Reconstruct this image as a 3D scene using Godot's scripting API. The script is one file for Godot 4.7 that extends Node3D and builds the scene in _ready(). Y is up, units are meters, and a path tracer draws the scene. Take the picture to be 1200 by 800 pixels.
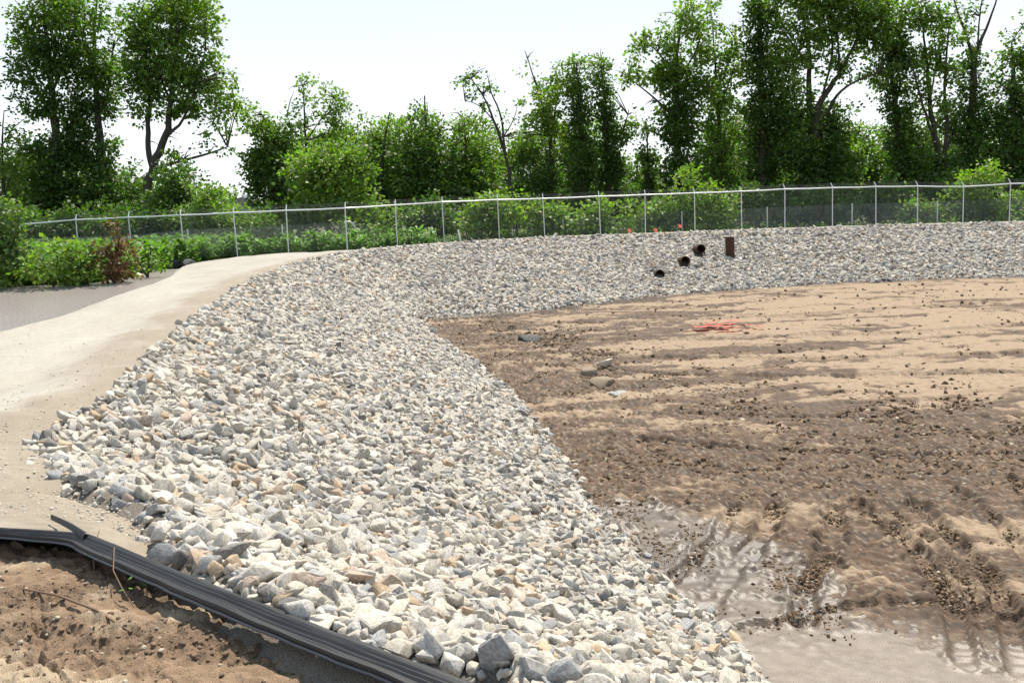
extends Node3D

var used := {}
var stone_meshes: Array = []
var M := {}
const UP := Vector3.UP

# ---------------------------------------------------------------- set-up
func _ready() -> void:
	var cam := Camera3D.new()
	cam.name = "camera"
	cam.fov = 37.55
	cam.near = 0.05
	cam.far = 6000.0
	cam.position = Vector3(0, 2.0, 0)
	cam.rotation_degrees = Vector3(-8.07, 0, -2.46)
	add_child(cam)
	var we := WorldEnvironment.new()
	we.name = "world"
	var e := Environment.new()
	e.background_mode = Environment.BG_SKY
	e.tonemap_mode = Environment.TONE_MAPPER_LINEAR
	e.tonemap_exposure = 1.57
	e.sdfgi_enabled = true
	e.ssao_enabled = true
	e.ssil_enabled = true
	var sm := ProceduralSkyMaterial.new()
	sm.sky_top_color = Color(0.6, 0.68, 0.77)
	sm.sky_horizon_color = Color(0.905, 0.918, 0.92)
	sm.sky_curve = 0.2
	sm.sky_energy_multiplier = 1.0
	sm.ground_bottom_color = Color(0.35, 0.32, 0.26)
	sm.ground_horizon_color = Color(0.8, 0.82, 0.82)
	sm.sun_angle_max = 2.0
	var sky := Sky.new()
	sky.sky_material = sm
	e.sky = sky
	we.environment = e
	add_child(we)
	var sun := DirectionalLight3D.new()
	sun.name = "sun"
	sun.light_energy = 1.6
	sun.light_color = Color(1.0, 0.965, 0.91)
	sun.light_angular_distance = 0.53
	sun.shadow_enabled = true
	add_child(sun)
	sun.look_at_from_position(Vector3(0.17, 0.88, -0.45) * 100.0, Vector3.ZERO, UP)

	materials()
	make_stone_meshes()
	ground()
	road()
	basin_floor()
	soil()
	bank()
	left_lane()
	fences()
	trees()
	weeds()
	distance()
	silt_fence()
	pipes_and_marks()
	rubble()

# ---------------------------------------------------------------- helpers
func named(n: String) -> String:
	var k: int = used.get(n, 0)
	used[n] = k + 1
	return n if k == 0 else "%s_%03d" % [n, k]

func tag(o: Node, label: String, category: String, group := "") -> void:
	o.set_meta("label", label)
	o.set_meta("category", category)
	if group != "":
		o.set_meta("group", group)

func structure(o: Node, label: String, category := "") -> void:
	o.set_meta("kind", "structure")
	o.set_meta("label", label)
	if category != "":
		o.set_meta("category", category)

func mesh_node(n: String, mesh: Mesh, mat: Material, parent: Node) -> MeshInstance3D:
	var o := MeshInstance3D.new()
	o.name = n
	o.mesh = mesh
	if mat:
		o.material_override = mat
	parent.add_child(o, true)
	return o

func thing(n: String, at: Vector3) -> Node3D:
	var o := Node3D.new()
	o.name = named(n)
	o.position = at
	add_child(o)
	return o

func lin(r: float, g: float, b: float) -> Color:
	return Color(r, g, b).linear_to_srgb()

func noise(seed_: int, freq: float, octaves := 4, type := FastNoiseLite.TYPE_SIMPLEX_SMOOTH) -> FastNoiseLite:
	var n := FastNoiseLite.new()
	n.seed = seed_
	n.frequency = freq
	n.noise_type = type
	n.fractal_octaves = octaves
	if octaves <= 1:
		n.fractal_type = FastNoiseLite.FRACTAL_NONE
	return n

func noise_tex(seed_: int, freq: float, lo: Color, hi: Color, octaves := 5, size := 512) -> ImageTexture:
	var n := noise(seed_, freq, octaves)
	var im := n.get_seamless_image(size, size)
	im.convert(Image.FORMAT_RGBA8)
	var out := Image.create(size, size, false, Image.FORMAT_RGBA8)
	for y in size:
		for x in size:
			var v := smoothstep(0.2, 0.8, im.get_pixel(x, y).r)
			out.set_pixel(x, y, lo.lerp(hi, v))
	return ImageTexture.create_from_image(out)

func normal_tex(seed_: int, freq: float, strength: float, octaves := 5, size := 512) -> ImageTexture:
	var n := noise(seed_, freq, octaves)
	var im := n.get_seamless_image(size, size)
	im.convert(Image.FORMAT_RGBA8)
	im.bump_map_to_normal_map(strength)
	return ImageTexture.create_from_image(im)

func surf(col: Color, rough: float, tex: Texture2D = null, nrm: Texture2D = null, scale := 1.0, world := true, nscale := 1.0) -> StandardMaterial3D:
	var m := StandardMaterial3D.new()
	m.albedo_color = col
	m.roughness = rough
	m.cull_mode = BaseMaterial3D.CULL_DISABLED
	if tex:
		m.albedo_texture = tex
	if nrm:
		m.normal_enabled = true
		m.normal_texture = nrm
		m.normal_scale = nscale
	if tex or nrm:
		m.uv1_triplanar = true
		m.uv1_world_triplanar = world
		m.uv1_scale = Vector3.ONE * scale
	return m

func materials() -> void:
	var grain := noise_tex(11, 0.01, Color(0.8, 0.78, 0.74), Color(1, 1, 1), 6)
	var fine := noise_tex(12, 0.11, Color(0.62, 0.6, 0.57), Color(1, 1, 1), 4)
	var rockn := normal_tex(13, 0.02, 9.0, 6)
	var soiln := normal_tex(14, 0.05, 6.0)
	var gravn := normal_tex(15, 0.12, 5.0, 3)
	M.stone_vc = surf(Color.WHITE, 0.92, grain, rockn, 0.9, false, 0.9)
	M.stone_vc.vertex_color_use_as_albedo = true
	M.stones = []
	for c in STONE_TONES:
		M.stones.append(surf(lin(c[0], c[1], c[2]), 0.92, grain, rockn, 0.9, false, 0.9))
	M.floor = surf(Color.WHITE, 0.85, fine, soiln, 1.3, true, 0.8)
	M.floor.vertex_color_use_as_albedo = true
	M.wet_mud = surf(Color.WHITE, 0.52, fine, soiln, 1.3, true, 0.25)
	M.wet_mud.vertex_color_use_as_albedo = true
	M.soil = surf(Color.WHITE, 0.93, fine, soiln, 2.4, true, 0.8)
	M.soil.vertex_color_use_as_albedo = true
	M.road = surf(Color.WHITE, 0.95, fine, gravn, 4.5, true, 1.2)
	M.road.vertex_color_use_as_albedo = true
	M.bank = surf(lin(0.2, 0.175, 0.145), 0.95, fine, gravn, 1.5)
	M.ground = surf(lin(0.11, 0.11, 0.05), 0.95, fine, soiln, 0.6)
	M.leaf = surf(Color.WHITE, 0.55)
	M.leaf.vertex_color_use_as_albedo = true
	M.leaf.backlight_enabled = true
	M.leaf.backlight = Color(0.85, 1.0, 0.45)
	M.bark = surf(lin(0.09, 0.075, 0.06), 0.95, fine, soiln, 0.8, true, 1.0)
	M.galv = surf(lin(0.62, 0.64, 0.65), 0.38)
	M.galv.metallic = 0.25
	M.wire = surf(lin(0.26, 0.28, 0.29), 0.5)
	M.wire.metallic = 0.3
	M.black = surf(lin(0.014, 0.014, 0.015), 0.55)
	M.hem = surf(lin(0.06, 0.06, 0.07), 0.3)
	M.rust = surf(lin(0.085, 0.038, 0.02), 0.9, fine, soiln, 1.5, false, 0.5)
	M.red = surf(lin(0.72, 0.15, 0.11), 0.7)
	M.red.backlight_enabled = true
	M.red.backlight = Color(0.9, 0.3, 0.2)
	M.white = surf(lin(0.78, 0.78, 0.76), 0.5)
	M.water = surf(lin(0.2, 0.17, 0.14), 0.03)
	M.wet = surf(lin(0.36, 0.32, 0.305), 0.32, fine, soiln, 0.25, true, 0.06)
	M.dark_rock = surf(lin(0.06, 0.065, 0.065), 0.8, grain, rockn, 1.5, false, 0.8)
	M.tan_rock = surf(lin(0.27, 0.21, 0.15), 0.9, grain, rockn, 1.5, false, 0.8)
	M.pale_rock = surf(lin(0.55, 0.5, 0.42), 0.9, grain, rockn, 1.5, false, 0.8)
	M.grey_rock = surf(lin(0.33, 0.34, 0.32), 0.85, grain, rockn, 1.5, false, 0.8)
	M.twig = surf(lin(0.16, 0.1, 0.06), 0.9)
	M.wall_grey = surf(lin(0.3, 0.3, 0.31), 0.8)
	M.roof_grey = surf(lin(0.16, 0.16, 0.17), 0.8)

const STONE_TONES := [[0.52, 0.48, 0.415], [0.56, 0.525, 0.465], [0.44, 0.43, 0.41], [0.33, 0.335, 0.34], [0.49, 0.375, 0.26], [0.5, 0.4, 0.325], [0.2, 0.19, 0.18], [0.61, 0.585, 0.54]]
const STONE_ODDS := [0.28, 0.53, 0.7, 0.79, 0.84, 0.88, 0.93, 1.0]

func tone(rng: RandomNumberGenerator) -> int:
	var u := rng.randf()
	for i in 8:
		if u <= STONE_ODDS[i]:
			return i
	return 0

func array_mesh(v: PackedVector3Array, n: PackedVector3Array, c, idx) -> ArrayMesh:
	var a := []
	a.resize(Mesh.ARRAY_MAX)
	a[Mesh.ARRAY_VERTEX] = v
	a[Mesh.ARRAY_NORMAL] = n
	if c != null:
		a[Mesh.ARRAY_COLOR] = c
	if idx != null:
		a[Mesh.ARRAY_INDEX] = idx
	var m := ArrayMesh.new()
	m.add_surface_from_arrays(Mesh.PRIMITIVE_TRIANGLES, a)
	return m

# a grid of rows x cols points (already filled), normals from neighbours, pointing up
func grid_mesh(v: PackedVector3Array, rows: int, cols: int, c = null) -> ArrayMesh:
	var n := PackedVector3Array()
	n.resize(v.size())
	for r in rows:
		for k in cols:
			var a := v[r * cols + mini(k + 1, cols - 1)] - v[r * cols + maxi(k - 1, 0)]
			var b := v[mini(r + 1, rows - 1) * cols + k] - v[maxi(r - 1, 0) * cols + k]
			var q := a.cross(b).normalized()
			n[r * cols + k] = q if q.y >= 0.0 else -q
	var idx := PackedInt32Array()
	idx.resize((rows - 1) * (cols - 1) * 6)
	var t := 0
	var flip := false
	var o := (v[1] - v[0]).cross(v[cols] - v[0])
	flip = o.y > 0.0
	for r in rows - 1:
		for k in cols - 1:
			var i := r * cols + k
			idx[t] = i
			idx[t + 1] = i + (cols if flip else 1)
			idx[t + 2] = i + (1 if flip else cols)
			idx[t + 3] = i + 1
			idx[t + 4] = i + (cols if flip else cols + 1)
			idx[t + 5] = i + (cols + 1 if flip else cols)
			t += 6
	return array_mesh(v, n, c, idx)

func tube(st: SurfaceTool, pts: Array, radii: Array, sides := 7) -> void:
	var prev: Array = []
	var fr := Vector3.ZERO
	for i in pts.size():
		var d: Vector3 = (pts[mini(i + 1, pts.size() - 1)] - pts[maxi(i - 1, 0)]).normalized()
		if fr == Vector3.ZERO:
			fr = d.cross(Vector3(0.3, 0.1, 0.95)).normalized()
			if fr.length() < 0.1:
				fr = d.cross(Vector3.RIGHT).normalized()
		fr = (fr - d * fr.dot(d)).normalized()
		var up := d.cross(fr)
		var ring: Array = []
		for k in sides:
			var a := TAU * k / sides
			ring.append(pts[i] + (fr * cos(a) + up * sin(a)) * radii[i])
		if prev.size():
			for k in sides:
				var k2 := (k + 1) % sides
				for p in [prev[k], prev[k2], ring[k], ring[k], prev[k2], ring[k2]]:
					st.add_vertex(p)
		prev = ring
	# end caps
	for j in [0, pts.size() - 1]:
		pass

func commit(st: SurfaceTool) -> ArrayMesh:
	st.generate_normals()
	return st.commit()

func begin(smooth := true) -> SurfaceTool:
	var st := SurfaceTool.new()
	st.begin(Mesh.PRIMITIVE_TRIANGLES)
	st.set_smooth_group(0 if smooth else -1)
	return st

func smooth_path(pts: Array, n: int) -> Array:
	var out: Array = []
	var last := pts.size() - 1
	for i in last:
		var a: Vector3 = pts[maxi(i - 1, 0)]
		var b: Vector3 = pts[i]
		var c: Vector3 = pts[i + 1]
		var d: Vector3 = pts[mini(i + 2, last)]
		for k in n:
			out.append(b.cubic_interpolate(c, a, d, float(k) / n))
	out.append(pts[last])
	return out

func along(pts: Array, x: float, z_axis := false) -> float:
	# piecewise-linear lookup: pts of Vector2(key, value), keys rising
	if x <= pts[0].x:
		return pts[0].y
	for i in pts.size() - 1:
		if x <= pts[i + 1].x:
			return lerpf(pts[i].y, pts[i + 1].y, (x - pts[i].x) / (pts[i + 1].x - pts[i].x))
	return pts[pts.size() - 1].y

func make_stone_meshes() -> void:
	var rng := RandomNumberGenerator.new()
	rng.seed = 77
	for k in 10:
		stone_meshes.append(rock(rng, 5 + k % 4))

func rock(rng: RandomNumberGenerator, planes: int) -> ArrayMesh:
	# a broken stone: the solid left between random cleavage planes
	var ns: Array = []
	var hs: Array = []
	for d in [Vector3.RIGHT, Vector3.LEFT, Vector3.UP, Vector3.DOWN, Vector3.FORWARD, Vector3.BACK]:
		ns.append((d + Vector3(rng.randfn(), rng.randfn(), rng.randfn()) * 0.22).normalized())
		hs.append(rng.randf_range(0.66, 0.95))
	for i in planes:
		ns.append(Vector3(rng.randfn(), rng.randfn(), rng.randfn()).normalized())
		hs.append(rng.randf_range(0.6, 0.92))
	var n := ns.size()
	var pts: Array = []
	var on: Array = []
	for i in n:
		on.append([])
	for i in n:
		for j in range(i + 1, n):
			for k in range(j + 1, n):
				var det: float = ns[i].dot(ns[j].cross(ns[k]))
				if absf(det) < 0.0005:
					continue
				var p: Vector3 = (ns[j].cross(ns[k]) * hs[i] + ns[k].cross(ns[i]) * hs[j] + ns[i].cross(ns[j]) * hs[k]) / det
				var inside := p.length() < 6.0
				for q in n:
					if p.dot(ns[q]) > hs[q] + 1e-4:
						inside = false
						break
				if inside:
					var id := pts.size()
					pts.append(p)
					on[i].append(id)
					on[j].append(id)
					on[k].append(id)
	var v := PackedVector3Array()
	var shrunk: Array = []
	var mids: Array = []
	for i in n:
		var f: Array = on[i]
		shrunk.append({})
		var c := Vector3.ZERO
		for id in f:
			c += pts[id]
		if f.size():
			c /= f.size()
		mids.append(c)
		for id in f:
			var e: Vector3 = c - pts[id]
			shrunk[i][id] = pts[id] + e * minf(0.36, 0.19 / maxf(e.length(), 0.05)) - pts[id].normalized() * rng.randf() * 0.02
		if f.size() < 3:
			continue
		var ux: Vector3 = (pts[f[0]] - c).normalized()
		var uy: Vector3 = ns[i].cross(ux)
		f.sort_custom(func(p, q): return atan2((pts[p] - c).dot(uy), (pts[p] - c).dot(ux)) < atan2((pts[q] - c).dot(uy), (pts[q] - c).dot(ux)))
		var hub: Vector3 = c + ns[i] * rng.randf_range(-0.06, 0.02) + ux * rng.randf_range(-0.1, 0.1)
		for k in f.size():
			for p in [hub, shrunk[i][f[k]], shrunk[i][f[(k + 1) % f.size()]]]:
				v.append(p)
	for i in n:
		for j in range(i + 1, n):
			var both: Array = []
			for id in on[i]:
				if on[j].has(id):
					both.append(id)
			if both.size() == 2:
				for p in [shrunk[i][both[0]], shrunk[j][both[0]], shrunk[i][both[1]], shrunk[i][both[1]], shrunk[j][both[0]], shrunk[j][both[1]]]:
					v.append(p)
	for id in pts.size():
		var own: Array = []
		for i in n:
			if on[i].has(id) and on[i].size() >= 3:
				own.append(shrunk[i][id])
		if own.size() == 3:
			for p in own:
				v.append(p)
	var nn := PackedVector3Array()
	nn.resize(v.size())
	for t in range(0, v.size(), 3):
		var q := (v[t + 1] - v[t]).cross(v[t + 2] - v[t]).normalized()
		if q.dot(v[t] + v[t + 1] + v[t + 2]) > 0.0:
			var w := v[t + 1]
			v[t + 1] = v[t + 2]
			v[t + 2] = w
		else:
			q = -q
		for k in 3:
			nn[t + k] = (q + v[t + k].normalized() * 0.45).normalized()
			v[t + k] *= 0.64
	return array_mesh(v, nn, null, null)

# ---------------------------------------------------------------- terrain
# crest x, y, z and toe x, z of the basin bank, from the near end round the corner to the far right
const BANK := [
	[1.6, 0.0, -3.3, 3.0, -7.0], [-0.17, 0.0, -4.15, 2.4, -8.3], [-0.74, 0.0, -4.47, 2.25, -8.96], [-1.4, 0.0, -5.16, 2.18, -9.5], [-2.04, 0.0, -5.92, 2.1, -10.02],
	[-2.55, 0.0, -6.72, 2.0, -10.6], [-3.38, 0.0, -7.5, 1.69, -11.36], [-4.2, 0.0, -8.58, 1.6, -12.0], [-4.42, 0.0, -9.32, 1.51, -12.7], [-4.45, 0.0, -10.0, 1.35, -13.5],
	[-4.57, 0.0, -11.2, 1.16, -14.39], [-4.94, 0.0, -13.2, 0.98, -16.0], [-5.47, 0.0, -15.8, 0.78, -18.0], [-6.15, 0.0, -19.85, 0.25, -22.0], [-7.0, 0.0, -25.5, -0.6, -26.5],
	[-7.56, 0.0, -31.1, -1.6, -30.8], [-7.7, 0.0, -37.0, -2.67, -34.67], [-6.9, 0.0, -42.5, -3.2, -37.7], [-5.2, 0.0, -46.0, -3.2, -39.6], [-2.35, -0.03, -49.5, -1.34, -40.64],
	[2.0, -0.05, -51.2, 1.46, -41.5], [7.1, -0.1, -52.0, 6.2, -44.5], [12.3, -0.16, -53.0, 12.05, -46.73], [17.2, -0.22, -53.5, 16.28, -47.42], [21.7, -0.28, -53.5, 20.28, -47.3],
	[27.0, -0.36, -53.0, 24.05, -46.77], [34.0, -0.45, -52.0, 30.0, -46.0]]
const FLOOR_Y := -2.65
const PIPES := [[7.0, -1.85, -47.5, 0], [8.48, -1.36, -49.0, 0], [9.49, -0.89, -50.3, 0], [11.04, -1.2, -50.0, 1]]

func crest_path(n: int) -> Array:
	var p: Array = []
	for b in BANK:
		p.append(Vector3(b[0], b[1], b[2]))
	return smooth_path(p, n)

func toe_path(n: int) -> Array:
	var p: Array = []
	for b in BANK:
		p.append(Vector3(b[3], FLOOR_Y, b[4]))
	return smooth_path(p, n)

func ground() -> void:
	var loop := crest_path(6)
	for q in [Vector3(42, -0.4, -45), Vector3(45, -0.4, -30), Vector3(42, -0.3, -12), Vector3(30, -0.2, -3), Vector3(15, -0.1, -2), Vector3(6, 0, -2.3), loop[0]]:
		loop.append(q)
	var c := Vector3(12, 0, -28)
	var ks := [1.0, 1.02, 1.06, 1.12, 1.25, 1.5, 2.0, 3.0, 6.0, 15.0, 60.0]
	var cols := loop.size()
	var v := PackedVector3Array()
	var nz := noise(3, 0.07)
	for r in ks.size():
		for k in cols:
			var p: Vector3 = loop[k]
			var q: Vector3 = c + (p - c) * ks[r]
			q.y = p.y - 0.13 - minf(0.25, (ks[r] - 1.0) * 3.0) + 0.05 * nz.get_noise_2d(q.x, q.z)
			if ks[r] > 5.0:
				q.y = -0.4
			v.append(q)
	var o := mesh_node("ground", grid_mesh(v, ks.size(), cols), M.ground, self)
	structure(o, "dark weedy earth around the basin and under the trees")

const ROAD_OUT := [[1.0, -2.7], [-0.3, -3.92], [-0.86, -4.42], [-1.58, -5.05], [-2.25, -5.66], [-3.2, -6.22], [-6.0, -6.45], [-10.0, -6.8], [-12.0, -8.0], [-12.0, -10.0],
	[-11.5, -12.0], [-11.0, -14.5], [-10.4, -17.5], [-10.35, -21.0], [-11.1, -26.5], [-11.8, -33.0], [-13.4, -41.0], [-11.5, -46.2], [-6.2, -47.6], [-2.9, -51.3],
	[1.8, -53.0], [7.1, -54.0], [12.3, -54.8], [17.2, -55.2], [21.7, -55.2], [27.0, -55.0], [34.0, -54.0]]

func road() -> void:
	var inner := crest_path(14)
	var po: Array = []
	for i in ROAD_OUT.size():
		po.append(Vector3(ROAD_OUT[i][0], BANK[i][1], ROAD_OUT[i][1]))
	var outer := smooth_path(po, 14)
	var toe := toe_path(14)
	var cols := 90
	var v := PackedVector3Array()
	var c := PackedColorArray()
	var n1 := noise(21, 0.5)
	var n2 := noise(22, 5.0, 3)
	var n3 := noise(23, 0.22)
	for i in inner.size():
		var a: Vector3 = inner[i]
		var b: Vector3 = outer[i]
		var inn := (Vector3(toe[i].x, 0, toe[i].z) - Vector3(a.x, 0, a.z)).normalized()
		a = a + inn * (0.02 if i < 62 else (0.12 if i < 84 else 0.45))
		for k in cols:
			var t := float(k) / (cols - 1)
			var q := a.lerp(b, t)
			var d_in := (q - a).length()
			var d_out := (b - q).length()
			var wide := (b - a).length() > 2.5
			q.y = lerpf(inner[i].y, b.y, t) + 0.03 * n1.get_noise_2d(q.x, q.z) + 0.012 * n2.get_noise_2d(q.x, q.z)
			q.y -= 0.12 * (1.0 - smoothstep(0.0, 0.6, d_in))
			if wide:
				# two shallow wheel tracks and a rounded outer shoulder
				q.y -= 0.03 * exp(-pow((d_in - 1.9) / 0.35, 2.0)) + 0.03 * exp(-pow((d_in - 3.7) / 0.35, 2.0))
				q.y += 0.06 * exp(-pow((d_in - 1.1) / 0.4, 2.0)) * (0.6 + n1.get_noise_2d(q.x * 2.0, q.z * 2.0))
				q.y -= 0.6 * pow(1.0 - smoothstep(0.0, 1.2, d_out), 2.0)
			v.append(q)
			var w := clampf(0.5 + 0.8 * n1.get_noise_2d(q.x + 9.0, q.z * 0.35) + 0.3 * n3.get_noise_2d(q.x, q.z), 0.0, 1.0)
			var sandy := smoothstep(2.0, 0.7, d_in + 0.9 * n1.get_noise_2d(q.x * 1.5 + 40.0, q.z * 1.5))
			var col := Color(0.54, 0.505, 0.435).lerp(Color(0.64, 0.605, 0.54), w)
			col = col.lerp(Color(0.39, 0.32, 0.235), 0.75 * sandy)
			var sp := n2.get_noise_2d(q.x * 3.0, q.z * 3.0)
			c.append(col * (1.0 + 0.12 * sp))
	var o := mesh_node("road", grid_mesh(v, inner.size(), cols, c), M.road, self)
	structure(o, "pale gravel road running along the crest of the basin")
	var rng := RandomNumberGenerator.new()
	rng.seed = 24
	var mm := MultiMesh.new()
	mm.transform_format = MultiMesh.TRANSFORM_3D
	mm.use_colors = true
	mm.mesh = stone_meshes[3]
	var tr: Array = []
	var cs: Array = []
	while tr.size() < 9000:
		var i := rng.randi_range(60, 250)
		var k := int(cols * pow(rng.randf(), 1.3))
		var p: Vector3 = v[i * cols + mini(k, cols - 1)]
		if p.z < -7.0 - 23.0 * pow(rng.randf(), 2.0):
			continue
		p += Vector3(rng.randfn() * 0.06, 0.0, rng.randfn() * 0.15)
		if p.z > silt_z(p.x) - 0.3:
			continue
		var s := 0.007 + 0.018 * pow(rng.randf(), 4.0)
		tr.append(Transform3D(Basis(Vector3(rng.randfn(), rng.randfn(), rng.randfn()).normalized(), rng.randf() * TAU).scaled(Vector3(s, s * 0.7, s)), p - UP * s * 0.1))
		var g := rng.randf_range(0.8, 1.25)
		cs.append(Color(0.56 * g, 0.53 * g, 0.46 * g))
	stuff_copies("road_gravel", mm, tr, cs, M.stone_vc, self, "loose small gravel on the surface of the pale road", "gravel")

const TOE_X := [[-50.0, -3.4], [-39.0, -3.4], [-30.0, -1.35], [-23.0, 0.1], [-18.0, 0.78], [-14.4, 1.16], [-11.4, 1.69], [-9.0, 2.45], [-7.0, 4.0]]
const RUTS := [
	[0.1, 0.06, [[3.2, -14.3], [2.7, -13.2], [2.2, -12.3], [1.8, -11.6]]],
	[0.09, 0.05, [[5.3, -14.0], [5.3, -12.7], [5.2, -11.5], [4.95, -10.3], [4.5, -9.1]]],
	[0.1, 0.06, [[7.6, -15.0], [7.3, -13.2], [6.9, -11.9], [6.3, -10.6]]],
	[0.08, 0.05, [[2.0, -10.1], [3.4, -10.6], [4.6, -10.6], [5.6, -10.2]]],
	[0.12, 0.05, [[2.0, -21.5], [5.0, -20.2], [9.0, -19.3], [14.0, -19.2]]],
	[0.17, 0.1, [[3.75, -14.2], [3.42, -13.3], [2.95, -12.5], [2.5, -11.7], [2.15, -11.0], [1.95, -10.4]]],
	[0.14, 0.075, [[4.5, -13.9], [4.2, -12.9], [3.7, -11.9], [3.25, -11.0], [3.0, -10.3]]],
	[0.13, 0.085, [[4.87, -14.2], [5.0, -12.8], [4.95, -11.6], [4.72, -10.5], [4.3, -9.2]]],
	[0.13, 0.085, [[5.75, -14.0], [5.65, -12.6], [5.5, -11.3], [5.2, -10.2], [4.7, -9.0]]],
	[0.11, 0.07, [[6.6, -14.5], [6.45, -12.8], [6.2, -11.5], [5.8, -10.4]]],
	[0.14, 0.06, [[1.5, -19.0], [4.0, -17.6], [7.0, -16.6], [11.0, -16.2], [16.0, -16.6]]],
	[0.2, 0.07, [[1.0, -27.5], [4.0, -25.5], [8.0, -24.2], [14.0, -23.5], [24.0, -24.0]]],
	[0.2, 0.07, [[1.0, -30.0], [4.0, -28.3], [8.0, -27.0], [14.0, -26.4], [24.0, -27.0]]],
	[0.25, 0.08, [[-1.5, -38.0], [4.0, -36.5], [10.0, -36.6], [18.0, -38.0], [30.0, -40.0]]],
	[0.22, 0.06, [[-0.5, -33.5], [5.0, -31.5], [12.0, -31.0], [20.0, -32.0], [30.0, -34.5]]]]
const RIDGE := [[-3.2, -39.2], [-1.0, -39.9], [1.6, -41.0], [4.0, -43.2], [6.3, -44.3], [9.5, -45.6], [12.0, -46.4], [16.3, -47.1], [20.3, -47.0], [24.0, -46.5], [30.0, -45.8]]

func seg_dist(p: Vector2, pts: Array) -> Vector2:
	# distance to a polyline and length along it
	var best := 1e9
	var where := 0.0
	var run := 0.0
	for i in pts.size() - 1:
		var a := Vector2(pts[i][0], pts[i][1])
		var b := Vector2(pts[i + 1][0], pts[i + 1][1])
		var ab := b - a
		var l := ab.length()
		var t := clampf((p - a).dot(ab) / (l * l), 0.0, 1.0)
		var d := p.distance_to(a + ab * t)
		if d < best:
			best = d
			where = run + t * l
		run += l
	return Vector2(best, where)

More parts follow.
